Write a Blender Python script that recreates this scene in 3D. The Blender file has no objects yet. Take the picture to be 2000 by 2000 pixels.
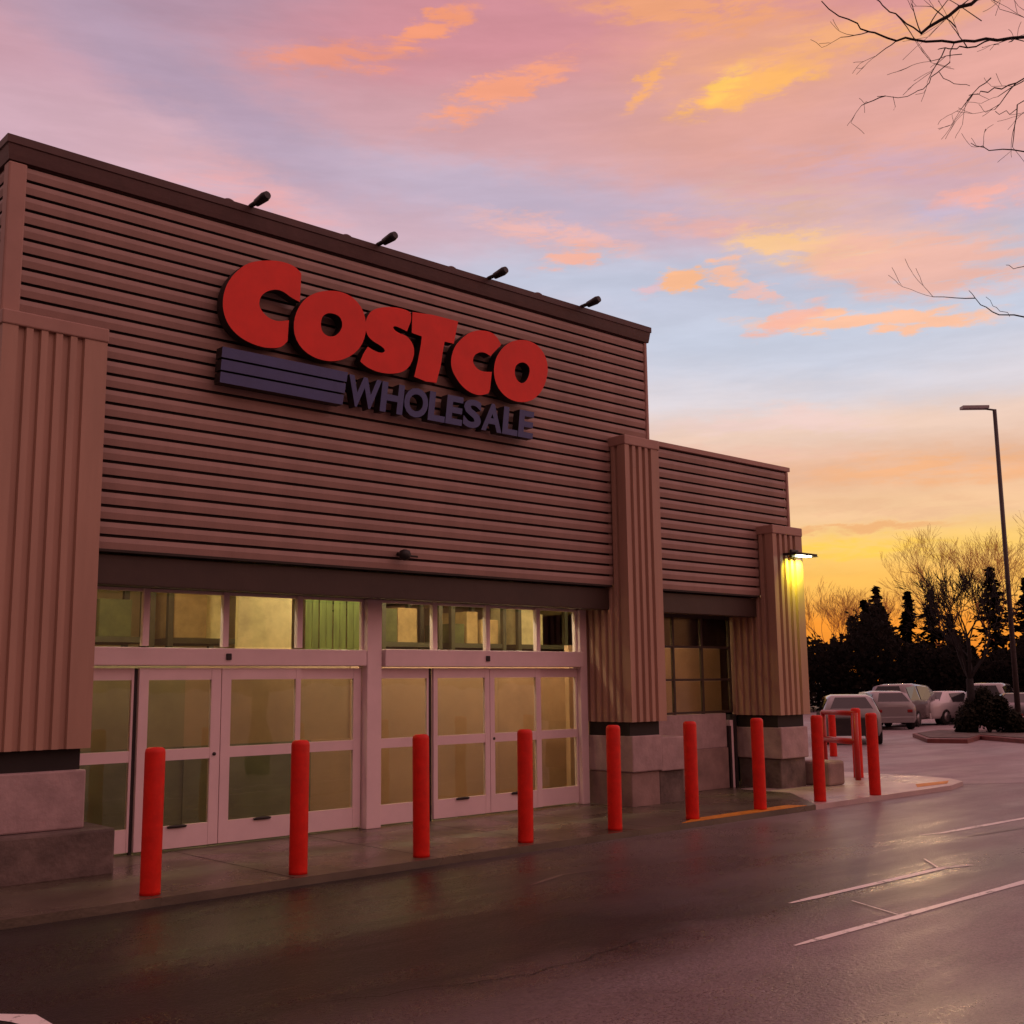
import bpy, bmesh, math, random
from mathutils import Vector, Matrix
random.seed(7)
PI = math.pi
sc = bpy.context.scene
C = sc.collection

# ------------------------------------------------------------------ camera
F_PX, PITCH, YAW, ROLL, CAMH = 2213.72, .1507, .7376, -.0123, 1.9
cy, sy, cp, sp = math.cos(YAW), math.sin(YAW), math.cos(PITCH), math.sin(PITCH)
FW = Vector((sy*cp, cy*cp, sp)); RT = Vector((cy, -sy, 0)); UP = RT.cross(FW)
R2 = RT*math.cos(ROLL) + UP*math.sin(ROLL); U2 = -RT*math.sin(ROLL) + UP*math.cos(ROLL)
cam_d = bpy.data.cameras.new('camera'); cam = bpy.data.objects.new('camera', cam_d); C.objects.link(cam)
m = Matrix.Identity(4)
for i in range(3):
    m[i][0] = R2[i]; m[i][1] = U2[i]; m[i][2] = -FW[i]
m[2][3] = CAMH
cam.matrix_world = m
cam_d.sensor_width = 36; cam_d.lens = 36*F_PX/2000; cam_d.clip_start = .05; cam_d.clip_end = 3000
sc.camera = cam
sc.view_settings.view_transform = 'Standard'; sc.view_settings.look = 'None'
sc.view_settings.exposure = 0; sc.view_settings.gamma = 1

def ray(u, v):
    k = 2000/1932
    return FW + R2*((u*k-1000)/F_PX) - U2*((v*k-1000)/F_PX)
def at(u, v, dist):                     # a point on the sight line, dist metres out
    return Vector((0, 0, CAMH)) + ray(u, v).normalized()*dist
def on_y(u, v, y):
    d = ray(u, v); t = y/d.y; return (d.x*t, CAMH + d.z*t)
def on_x(u, v, x):
    d = ray(u, v); t = x/d.x; return (d.y*t, CAMH + d.z*t)
def on_z(u, v, z=0.):
    d = ray(u, v); t = (z-CAMH)/d.z; return (d.x*t, d.y*t)

def lin(c):
    r = []
    for x in c:
        x = x/255
        r.append(x/12.92 if x <= .04045 else ((x+.055)/1.055)**2.4)
    return (r[0], r[1], r[2], 1)

# ------------------------------------------------------------------ world: dusk sky
SUN_AZ, SUN_EL = 61., 4.0
w = bpy.data.worlds.new('World'); sc.world = w; w.use_nodes = True
nt = w.node_tree; nt.nodes.clear(); L = nt.links
def N(t, **kw):
    n = nt.nodes.new(t)
    for k, v in kw.items(): setattr(n, k, v)
    return n
def inp(n, i, v):
    if hasattr(v, 'is_linked') or isinstance(v, bpy.types.NodeSocket): L.new(v, n.inputs[i])
    else: n.inputs[i].default_value = v
def M(op, a, b=0., c=0., clamp=False):
    n = N('ShaderNodeMath', operation=op); n.use_clamp = clamp
    inp(n, 0, a); inp(n, 1, b)
    if op in ('MULTIPLY_ADD', 'SMOOTH_MIN', 'COMPARE'): inp(n, 2, c)
    return n.outputs[0]
def mix(f, a, b):
    n = N('ShaderNodeMix', data_type='RGBA'); inp(n, 0, f); inp(n, 6, a); inp(n, 7, b); return n.outputs[2]
def mrange(v, a, b, c=0., d=1., smooth=True):
    n = N('ShaderNodeMapRange'); n.interpolation_type = 'SMOOTHSTEP' if smooth else 'LINEAR'
    for i, x in enumerate((v, a, b, c, d)): inp(n, i, x)
    return n.outputs[0]
def ramp(v, stops):
    n = N('ShaderNodeValToRGB'); inp(n, 0, v)
    cr = n.color_ramp; cr.interpolation = 'EASE'
    while len(cr.elements) < len(stops): cr.elements.new(.5)
    for e, (p, c) in zip(cr.elements, stops): e.position = p; e.color = lin(c)
    return n.outputs[0]
tc = N('ShaderNodeTexCoord'); sep = N('ShaderNodeSeparateXYZ'); L.new(tc.outputs['Generated'], sep.inputs[0])
DX, DY, DZ = sep.outputs
az = M('MULTIPLY', M('ARCTAN2', DX, DY), 18/PI)           # in units of ten degrees
el = M('MULTIPLY', M('ARCSINE', DZ), 18/PI)
cmb = N('ShaderNodeCombineXYZ'); inp(cmb, 0, az); inp(cmb, 1, el)
P0 = cmb.outputs[0]
def noise(vec, scale, detail=4, rough=.55, stretch=(1, 1, 1), dist=0., rot=0., off=0.):
    mp = N('ShaderNodeMapping'); inp(mp, 0, vec); mp.inputs[1].default_value = (off, off*1.7, 0)
    mp.inputs[2].default_value = (0, 0, rot); mp.inputs[3].default_value = stretch
    n = N('ShaderNodeTexNoise'); L.new(mp.outputs[0], n.inputs['Vector'])
    n.inputs['Scale'].default_value = scale; n.inputs['Detail'].default_value = detail
    n.inputs['Roughness'].default_value = rough; n.inputs['Distortion'].default_value = dist
    return n
# feathering: push the coordinates about with noise
wn = noise(P0, 2.6, 7, .66, (1, 2.2, 1))
wv = N('ShaderNodeVectorMath', operation='SUBTRACT'); L.new(wn.outputs['Color'], wv.inputs[0]); wv.inputs[1].default_value = (.5, .5, .5)
ws = N('ShaderNodeVectorMath', operation='MULTIPLY'); L.new(wv.outputs[0], ws.inputs[0]); ws.inputs[1].default_value = (.34, .15, 0)
wa = N('ShaderNodeVectorMath', operation='ADD'); L.new(P0, wa.inputs[0]); L.new(ws.outputs[0], wa.inputs[1])
wn2 = noise(P0, 9., 6, .65, (.55, 1.7, 1), rot=-.15, off=8)
wv2 = N('ShaderNodeVectorMath', operation='SUBTRACT'); L.new(wn2.outputs['Color'], wv2.inputs[0]); wv2.inputs[1].default_value = (.5, .5, .5)
wm2 = N('ShaderNodeVectorMath', operation='MULTIPLY'); L.new(wv2.outputs[0], wm2.inputs[0]); wm2.inputs[1].default_value = (.34, .16, 0)
wa2 = N('ShaderNodeVectorMath', operation='ADD'); L.new(wa.outputs[0], wa2.inputs[0]); L.new(wm2.outputs[0], wa2.inputs[1])
PW = wa2.outputs[0]
cn = noise(P0, 5.0, 9, .68, (.5, 2.6, 1), .35, rot=-.28, off=5)
cloudy = mrange(cn.outputs['Fac'], .34, .62, .22, 1.15)
s2 = N('ShaderNodeSeparateXYZ'); L.new(PW, s2.inputs[0])
elw = M('MULTIPLY_ADD', M('SUBTRACT', s2.outputs[1], el), .45, el)
e01 = M('DIVIDE', elw, 4.5, clamp=True)                   # 0..45 degrees
def st(d): return min(1, d/45)
right = ramp(e01, [(st(0), (236, 120, 36)), (st(2.5), (247, 150, 50)), (st(4.6), (252, 190, 92)), (st(6.4), (250, 204, 116)),
                   (st(8), (244, 200, 156)), (st(10.2), (232, 184, 154)), (st(12), (236, 204, 186)), (st(14), (224, 215, 220)),
                   (st(17), (200, 206, 224)), (st(20), (190, 194, 214)), (st(22.3), (210, 178, 190)), (st(25), (217, 170, 174)),
                   (st(28), (214, 160, 162)), (st(31), (218, 150, 150)), (st(36), (205, 140, 150))])
left = ramp(e01, [(st(0), (190, 120, 90)), (st(5), (225, 165, 130)), (st(10), (232, 196, 180)), (st(15), (220, 205, 215)), (st(20), (208, 190, 208)),
                  (st(23), (214, 180, 194)), (st(26), (208, 170, 184)), (st(29), (202, 158, 172)), (st(32), (178, 146, 166)), (st(38), (165, 130, 155))])
sky = mix(mrange(az, 2.2, 5.0), left, right)
BL = []                                                   # (az, el, half length, half height, tilt deg, colour, strength), degrees
def blob(a, e, hx, hy, rot, col, k): BL.append((a, e, hx, hy, rot, col, k))
blob(26, 28, 14, 2.6, -22, (176, 156, 180), .8)
blob(42, 24.2, 15, 2.0, -8, (190, 180, 204), .8)
blob(46, 19.8, 9, 2.6, -6, (196, 202, 222), .7)
blob(58, 15.5, 16, 2.6, -3, (196, 206, 226), .55)
blob(44, 17, 6, 3, 0, (232, 208, 216), .6)
blob(24, 25, 8, 3.0, -10, (218, 176, 186), .6)
blob(29, 23.4, 6, 1.8, -15, (236, 172, 172), .7)
blob(40, 32, 13, 3.2, 5, (212, 144, 154), .9)
blob(57, 25.8, 12, 2.8, -8, (228, 166, 152), .9)
blob(67, 27, 8, 5, 0, (236, 172, 158), .85)
blob(62, 24, 9, 1.4, -8, (208, 172, 188), .7)
blob(57, 23, 7, 1.6, -8, (226, 180, 158), .6)
blob(56, 29.6, 9, 2.6, -4, (238, 170, 138), .85)
blob(61, 20.6, 9, 2.1, -8, (236, 186, 172), .7)
blob(33.5, 30.3, 5, 1.1, 4, (240, 152, 124), 1.)
blob(37.8, 31.5, 3.2, .9, 26, (248, 158, 118), 1.2)
blob(42.3, 29.1, 5.0, 1.0, 20, (250, 164, 128), 1.2)
blob(50, 29.0, 2.2, .75, 34, (252, 178, 112), 1.1)
blob(55, 28.4, 4.6, 1.1, 10, (255, 186, 104), 1.4)
blob(54.3, 28.8, 2.0, .9, 25, (255, 202, 104), 1.1)
blob(60, 29.7, 8, 1.1, 3, (246, 176, 124), 1.0)
blob(52, 32.0, 8, 1.2, -6, (242, 166, 118), 1.)
blob(60.5, 17.1, 6.4, .75, -4, (255, 194, 158), 1.7)
blob(56.5, 17.6, 2.2, .9, 20, (250, 186, 166), 1.3)
blob(51.3, 19.9, 1.2, .75, 0, (255, 188, 140), 1.6)
blob(53.6, 20.1, 1.3, .7, -10, (250, 190, 160), 1.2)
blob(55.3, 19.0, 1.6, .5, -30, (240, 190, 180), 1.)
blob(49.6, 19.6, .9, .5, 10, (232, 190, 196), .8)
blob(44.5, 22.3, 5.5, 1.0, -12, (240, 184, 176), 1.)
blob(45.6, 21.3, 2.4, .65, 6, (252, 182, 158), 1.1)
blob(53, 22.2, 6, .9, -8, (236, 178, 170), .8)
blob(57, 21.1, 4.2, 1.1, -4, (250, 200, 144), 1.2)
blob(60.2, 20.2, 3.0, .9, 4, (252, 202, 146), 1.1)
blob(63, 19.6, 6.5, 1.8, -8, (240, 184, 168), 1.2)
blob(67, 22.1, 4.5, .8, 2, (248, 178, 164), 1.)
blob(64, 21.7, 3, .8, -8, (198, 184, 208), .8)
blob(63, 9.9, 8, 1.2, -2, (246, 180, 130), .8)
blob(54, 11, 8, 1.0, -3, (236, 190, 172), .6)
blob(59, 6.2, 8, .8, -1, (255, 204, 84), 1.)
blob(60, 8.2, 10, .8, -1, (238, 190, 150), .9)
blob(56, 12.6, 8, 1.2, -2, (238, 206, 200), .8)
blob(58, 7.3, 7, .35, -1, (240, 176, 120), .9)
for a, e, hx, hy, rot, col, k in BL:
    mp = N('ShaderNodeMapping', vector_type='TEXTURE'); L.new(PW, mp.inputs[0])
    mp.inputs[1].default_value = (a/10, e/10, 0); mp.inputs[2].default_value = (0, 0, math.radians(rot)); mp.inputs[3].default_value = (hx/10*1.2, hy/10*(1.0 if hy < 1.4 else 1.25), 1)
    g = N('ShaderNodeTexGradient', gradient_type='SPHERICAL'); L.new(mp.outputs[0], g.inputs[0])
    sky = mix(mrange(M('MULTIPLY', M('MULTIPLY', g.outputs['Fac'], k*1.5), cloudy if hy < 2 else .95), .05, 1.0, 0, min(.93, .52+.32*k)), sky, lin(col))
# fine streaks
fn = noise(P0, 2.4, 8, .6, (.6, 3.4, 1), .15, rot=-.1, off=3)
fv = mrange(fn.outputs['Fac'], .3, .72, .94, 1.04)
vm = N('ShaderNodeVectorMath', operation='SCALE'); L.new(sky, vm.inputs[0]); L.new(fv, vm.inputs['Scale']); sky = vm.outputs[0]
# away from the sunset the sky is an even, duskier rose
dsun = M('ADD', M('MULTIPLY', DX, math.sin(math.radians(58))), M('MULTIPLY', DY, math.cos(math.radians(58))))
back = ramp(M('MULTIPLY_ADD', DZ, .5, .5, clamp=True), [(0, (60, 38, 34)), (.495, (84, 52, 40)), (.53, (150, 96, 78)), (.62, (222, 150, 142)), (.8, (246, 190, 182)), (1, (228, 168, 170))])
sky = mix(mrange(dsun, .72, .1), sky, back)
sky = mix(mrange(DZ, .56, .85), sky, lin((226, 166, 168)))
sk2 = N('ShaderNodeVectorMath', operation='SCALE'); L.new(sky, sk2.inputs[0]); L.new(mrange(DX, .15, -.75, 1, .42), sk2.inputs['Scale']); sky = sk2.outputs[0]
sk3 = N('ShaderNodeVectorMath', operation='SCALE'); L.new(sky, sk3.inputs[0]); L.new(mrange(DY, .1, -.7, 1, 1.18), sk3.inputs['Scale']); sky = sk3.outputs[0]
bg = N('ShaderNodeBackground'); L.new(sky, bg.inputs[0]); bg.inputs[1].default_value = 1.0
nk = N('ShaderNodeTexSky', sky_type='NISHITA'); nk.sun_disc = False
nk.sun_elevation = math.radians(SUN_EL); nk.sun_rotation = math.radians(SUN_AZ); nk.dust_density = 3
bg2 = N('ShaderNodeBackground'); L.new(nk.outputs[0], bg2.inputs[0]); bg2.inputs[1].default_value = .001
ad = N('ShaderNodeAddShader'); L.new(bg.outputs[0], ad.inputs[0]); L.new(bg2.outputs[0], ad.inputs[1])
ow = N('ShaderNodeOutputWorld'); L.new(ad.outputs[0], ow.inputs[0])

sl = bpy.data.lights.new('sun', 'SUN'); sl.energy = .3; sl.angle = math.radians(3); sl.color = (1, .62, .32)
so = bpy.data.objects.new('sun', sl); C.objects.link(so)
a, e = math.radians(SUN_AZ), math.radians(SUN_EL)
so.rotation_euler = Vector((math.sin(a)*math.cos(e), math.cos(a)*math.cos(e), math.sin(e))).to_track_quat('Z', 'Y').to_euler()

# ------------------------------------------------------------------ materials
MT = {}
def mat(name, col, rough=.6, var=.15, vs=2., bump=0., bs=30., metal=0., spec=.5, stretch=(1, 1, 1), rvar=0., col2=None, coat=0., emis=None, es=0.):
    m = bpy.data.materials.new(name); m.use_nodes = True; t = m.node_tree; b = t.nodes['Principled BSDF']; ln = t.links
    if len(col) == 3: col = (*col, 1)
    tcn = t.nodes.new('ShaderNodeTexCoord'); mp = t.nodes.new('ShaderNodeMapping'); ln.new(tcn.outputs['Object'], mp.inputs[0]); mp.inputs[3].default_value = stretch
    if var or col2:
        n = t.nodes.new('ShaderNodeTexNoise'); ln.new(mp.outputs[0], n.inputs['Vector']); n.inputs['Scale'].default_value = vs; n.inputs['Detail'].default_value = 7; n.inputs['Roughness'].default_value = .62
        r = t.nodes.new('ShaderNodeValToRGB'); ln.new(n.outputs['Fac'], r.inputs[0])
        r.color_ramp.elements[0].position = .32; r.color_ramp.elements[1].position = .68
        c2 = col2 if col2 else tuple(min(1, x*(1+var)) for x in col[:3])
        r.color_ramp.elements[0].color = tuple(x*(1-var) for x in col[:3]) + (1,); r.color_ramp.elements[1].color = (*c2[:3], 1)
        ln.new(r.outputs[0], b.inputs['Base Color'])
    else: b.inputs['Base Color'].default_value = col
    b.inputs['Roughness'].default_value = rough
    if rvar:
        n2 = t.nodes.new('ShaderNodeTexNoise'); ln.new(mp.outputs[0], n2.inputs['Vector']); n2.inputs['Scale'].default_value = vs*.6; n2.inputs['Detail'].default_value = 5
        mr = t.nodes.new('ShaderNodeMapRange'); ln.new(n2.outputs['Fac'], mr.inputs[0]); mr.inputs[1].default_value = .35; mr.inputs[2].default_value = .65
        mr.inputs[3].default_value = max(.03, rough-rvar); mr.inputs[4].default_value = rough+rvar; ln.new(mr.outputs[0], b.inputs['Roughness'])
    if bump:
        n3 = t.nodes.new('ShaderNodeTexNoise'); ln.new(mp.outputs[0], n3.inputs['Vector']); n3.inputs['Scale'].default_value = bs; n3.inputs['Detail'].default_value = 6
        bp = t.nodes.new('ShaderNodeBump'); ln.new(n3.outputs['Fac'], bp.inputs['Height']); bp.inputs['Strength'].default_value = bump; bp.inputs['Distance'].default_value = .02
        ln.new(bp.outputs[0], b.inputs['Normal'])
    b.inputs['Metallic'].default_value = metal; b.inputs['Specular IOR Level'].default_value = spec; b.inputs['Coat Weight'].default_value = coat
    if emis: b.inputs['Emission Color'].default_value = (*emis, 1); b.inputs['Emission Strength'].default_value = es
    MT[name] = m; return m
mat('siding', (.315, .20, .172), .5, .13, .9, .12, 9., stretch=(2.2, 2.2, .5))
mat('groove', (.05, .032, .03), .8, .1, 3.)
mat('rib', (.40, .245, .185), .5, .14, 1.1, .1, 8., stretch=(2, 2, .25))
mat('trim', (.38, .225, .185), .5, .08, 2.)
mat('cornice', (.07, .03, .028), .5, .2, 3., .1, 12.)
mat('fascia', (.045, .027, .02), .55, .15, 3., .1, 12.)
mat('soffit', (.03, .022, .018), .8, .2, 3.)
mat('plinth', (.38, .28, .285), .7, .2, 3.5, .3, 22.)
mat('block', (.13, .10, .09), .85, .42, 3.2, .7, 14.)
mat('cmu', (.26, .18, .165), .8, .25, 2.5, .3, 25.)
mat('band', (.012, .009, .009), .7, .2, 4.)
mat('aluminium', (.76, .60, .64), .38, .06, 2., .03, 6., spec=.5)
mat('gasket', (.02, .015, .018), .6, 0)
mat('red_letter', (.74, .022, .010), .6, .08, 3., .06, 5.)
mat('black_return', (.01, .008, .008), .5, 0)
mat('blue_letter', (.045, .062, .19), .5, .1, 4., .05, 6.)
mat('bollard_red', (.66, .013, .005), .5, .13, 9., .08, 10., rvar=.1, spec=.3)
mat('black_metal', (.012, .011, .012), .5, .2, 6.)
mat('lamp_glow', (1, 1, .8), .5, 0, emis=(1., .96, .62), es=14)
mat('tube', (1, 1, .9), .5, 0, emis=(1., .88, .40), es=46.)
mat('fill_tube', (1, 1, .9), .5, 0, emis=(1., .84, .56), es=170.)
mat('inner_wall', (.36, .25, .13), .8, .2, .6)
mat('cream', (.62, .40, .26), .7, .12, 3.)
mat('olive_wall', (.32, .27, .16), .8, .2, 1.2)
mat('tan_wall', (.58, .38, .25), .8, .12, 1.2)
mat('mid_wall', (.46, .32, .20), .8, .15, 1.2)
mat('dark_wall', (.17, .18, .12), .8, .3, 1.5)
mat('green_strip', (.12, .15, .035), .4, .4, 5., stretch=(3, 1, .3))
mat('carton', (.42, .27, .11), .8, .25, 4.)
mat('carton_dark', (.10, .10, .03), .8, .3, 4.)
mat('carton_pale', (.66, .52, .26), .8, .2, 4.)
mat('rack', (.07, .06, .03), .5, .2, 4.)
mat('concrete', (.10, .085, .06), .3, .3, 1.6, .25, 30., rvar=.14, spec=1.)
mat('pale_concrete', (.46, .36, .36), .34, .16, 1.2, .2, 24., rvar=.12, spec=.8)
mat('bark', (.012, .010, .011), .9, .3, 4., .5, 30.)
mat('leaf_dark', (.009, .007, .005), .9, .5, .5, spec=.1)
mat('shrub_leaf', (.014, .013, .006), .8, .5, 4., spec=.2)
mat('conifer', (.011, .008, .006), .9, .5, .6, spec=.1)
mat('twig', (.55, .26, .09), .9, .3, 1.)  # orange base colour stands in for sunset light passing through the crowns
mat('yellow_paint', (.62, .25, .02), .6, .25, 9., .2, 30.)
mat('kerb_paint', (.17, .05, .045), .6, .3, 4.)
mat('pole_metal', (.05, .04, .04), .45, .2, 3.)
mat('lamp_head', (.35, .34, .36), .45, .1, 3.)
for nm, c in dict(silver=(.26, .24, .25), white=(.6, .56, .57), black=(.006, .005, .006), grey=(.07, .065, .07), taupe=(.16, .135, .14)).items():
    mat('car_'+nm, c, .25, 0, coat=.8)
mat('car_glass', (.012, .012, .014), .08, 0, spec=.8)
mat('tyre', (.012, .012, .012), .9, 0)
mat('wheel_rim', (.3, .28, .28), .35, 0, metal=.8)
mat('tail_red', (.25, .01, .01), .3, 0)
mat('head_clear', (.6, .58, .56), .15, 0)
mat('rail_red', (.42, .012, .01), .4, .1, 4.)

def glass(name, tint, rough=.02, gl=1.0):
    m = bpy.data.materials.new(name); m.use_nodes = True; t = m.node_tree; t.nodes.clear(); ln = t.links
    tr = t.nodes.new('ShaderNodeBsdfTransparent'); tr.inputs[0].default_value = (*tint, 1)
    g = t.nodes.new('ShaderNodeBsdfGlossy'); g.inputs['Roughness'].default_value = rough; g.inputs[0].default_value = (gl, gl, gl, 1)
    fr = t.nodes.new('ShaderNodeFresnel'); fr.inputs[0].default_value = 1.5
    tcn = t.nodes.new('ShaderNodeTexCoord'); n = t.nodes.new('ShaderNodeTexNoise'); ln.new(tcn.outputs['Object'], n.inputs['Vector']); n.inputs['Scale'].default_value = 1.3
    bp = t.nodes.new('ShaderNodeBump'); bp.inputs['Strength'].default_value = .06; bp.inputs['Distance'].default_value = .05; ln.new(n.outputs['Fac'], bp.inputs['Height']); ln.new(bp.outputs[0], g.inputs['Normal'])
    ml = t.nodes.new('ShaderNodeMath'); ml.operation = 'MULTIPLY'; ln.new(fr.outputs[0], ml.inputs[0])
    ge = t.nodes.new('ShaderNodeNewGeometry'); mb = t.nodes.new('ShaderNodeMath'); mb.operation = 'MULTIPLY_ADD'; mb.inputs[1].default_value = -1.6; mb.inputs[2].default_value = 1.6
    ln.new(ge.outputs['Backfacing'], mb.inputs[0]); ln.new(mb.outputs[0], ml.inputs[1])
    mx = t.nodes.new('ShaderNodeMixShader'); ln.new(ml.outputs[0], mx.inputs[0]); ln.new(tr.outputs[0], mx.inputs[1]); ln.new(g.outputs[0], mx.inputs[2])
    o = t.nodes.new('ShaderNodeOutputMaterial'); ln.new(mx.outputs[0], o.inputs[0]); MT[name] = m
glass('door_glass', (.80, .78, .70)); glass('clear_glass', (.9, .92, .86))
glass('roll_glass', (.85, .8, .7), .15)

# wet asphalt
def asphalt(name='asphalt', lo=(.003, .002, .002, 1), hi=(.022, .017, .017, 1), radd=0.):
    m = bpy.data.materials.new(name); m.use_nodes = True; t = m.node_tree; b = t.nodes['Principled BSDF']; ln = t.links
    tcn = t.nodes.new('ShaderNodeTexCoord')
    def no(scale, detail=6, st=(1, 1, 1), ro=.6):
        mp = t.nodes.new('ShaderNodeMapping'); ln.new(tcn.outputs['Object'], mp.inputs[0]); mp.inputs[3].default_value = st
        n = t.nodes.new('ShaderNodeTexNoise'); ln.new(mp.outputs[0], n.inputs['Vector']); n.inputs['Scale'].default_value = scale; n.inputs['Detail'].default_value = detail; n.inputs['Roughness'].default_value = ro; return n.outputs['Fac']
    def mr(v, a, b_, c, d):
        n = t.nodes.new('ShaderNodeMapRange'); ln.new(v, n.inputs[0])
        for i, x in enumerate((a, b_, c, d)): n.inputs[i+1].default_value = x
        return n.outputs[0]
    def ma(op, a, b_):
        n = t.nodes.new('ShaderNodeMath'); n.operation = op
        for i, x in enumerate((a, b_)):
            if isinstance(x, (int, float)): n.inputs[i].default_value = x
            else: ln.new(x, n.inputs[i])
        return n.outputs[0]
    fine = no(55, 4); med = no(1.1, 7); big = no(.28, 5, (.6, 1.5, 1)); streak = no(.5, 6, (.28, 1.6, 1), .65)
    r = t.nodes.new('ShaderNodeValToRGB'); r.color_ramp.elements[0].position = .3; r.color_ramp.elements[1].position = .75
    r.color_ramp.elements[0].color = lo; r.color_ramp.elements[1].color = hi
    ln.new(ma('ADD', ma('MULTIPLY', fine, .6), ma('MULTIPLY', med, .4)), r.inputs[0]); sx = t.nodes.new('ShaderNodeSeparateXYZ'); ln.new(tcn.outputs['Object'], sx.inputs[0])
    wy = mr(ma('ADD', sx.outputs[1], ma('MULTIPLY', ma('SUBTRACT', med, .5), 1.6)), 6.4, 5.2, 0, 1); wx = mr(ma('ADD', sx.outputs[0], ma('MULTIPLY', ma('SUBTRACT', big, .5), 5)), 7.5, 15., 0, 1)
    wr = ma('MAXIMUM', ma('MULTIPLY', wy, mr(sx.outputs[0], 3, 8, .35, 1)), wx)  # aged zone front and right; tone shift also paints building shade and sky reflection
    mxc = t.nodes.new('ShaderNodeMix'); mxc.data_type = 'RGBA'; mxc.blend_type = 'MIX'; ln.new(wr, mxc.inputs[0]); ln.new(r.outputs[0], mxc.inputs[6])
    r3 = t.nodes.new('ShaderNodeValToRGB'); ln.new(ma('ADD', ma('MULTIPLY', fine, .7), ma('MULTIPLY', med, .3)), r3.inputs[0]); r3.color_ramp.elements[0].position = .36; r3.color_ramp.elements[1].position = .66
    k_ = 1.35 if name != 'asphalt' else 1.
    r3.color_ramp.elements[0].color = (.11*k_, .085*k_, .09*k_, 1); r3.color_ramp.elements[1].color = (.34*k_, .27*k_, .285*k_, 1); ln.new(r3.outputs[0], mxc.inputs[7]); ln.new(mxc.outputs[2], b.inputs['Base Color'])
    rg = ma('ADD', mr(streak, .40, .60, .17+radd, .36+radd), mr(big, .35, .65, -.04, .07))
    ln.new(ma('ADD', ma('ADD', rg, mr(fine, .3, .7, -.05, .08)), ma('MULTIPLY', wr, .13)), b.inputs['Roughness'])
    bp = t.nodes.new('ShaderNodeBump'); bp.inputs['Distance'].default_value = .006; bp.inputs['Strength'].default_value = .8
    ln.new(ma('ADD', ma('ADD', fine, ma('MULTIPLY', no(22, 5), 1.4)), ma('MULTIPLY', med, .8)), bp.inputs['Height']); ln.new(bp.outputs[0], b.inputs['Normal'])
    b.inputs['Specular IOR Level'].default_value = .45; b.inputs['IOR'].default_value = 1.5
    MT[name] = m
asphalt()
asphalt('pale_asphalt', (.10, .075, .078, 1), (.26, .20, .205, 1), .08)  # lighter aged lot; its pale base also stands in for reflected sky
def worn(name, col):
    m = bpy.data.materials.new(name); m.use_nodes = True; t = m.node_tree; b = t.nodes['Principled BSDF']; ln = t.links
    tcn = t.nodes.new('ShaderNodeTexCoord'); n = t.nodes.new('ShaderNodeTexNoise'); ln.new(tcn.outputs['Object'], n.inputs['Vector']); n.inputs['Scale'].default_value = 7; n.inputs['Detail'].default_value = 8; n.inputs['Roughness'].default_value = .7
    r = t.nodes.new('ShaderNodeValToRGB'); r.color_ramp.elements[0].position = .34; r.color_ramp.elements[1].position = .44
    r.color_ramp.elements[0].color = (.06, .045, .043, 1); r.color_ramp.elements[1].color = (*col, 1); ln.new(n.outputs['Fac'], r.inputs[0]); ln.new(r.outputs[0], b.inputs['Base Color'])
    b.inputs['Roughness'].default_value = .4; MT[name] = m
worn('paint', (.86, .80, .78)); worn('paint_faint', (.16, .12, .11))

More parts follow.
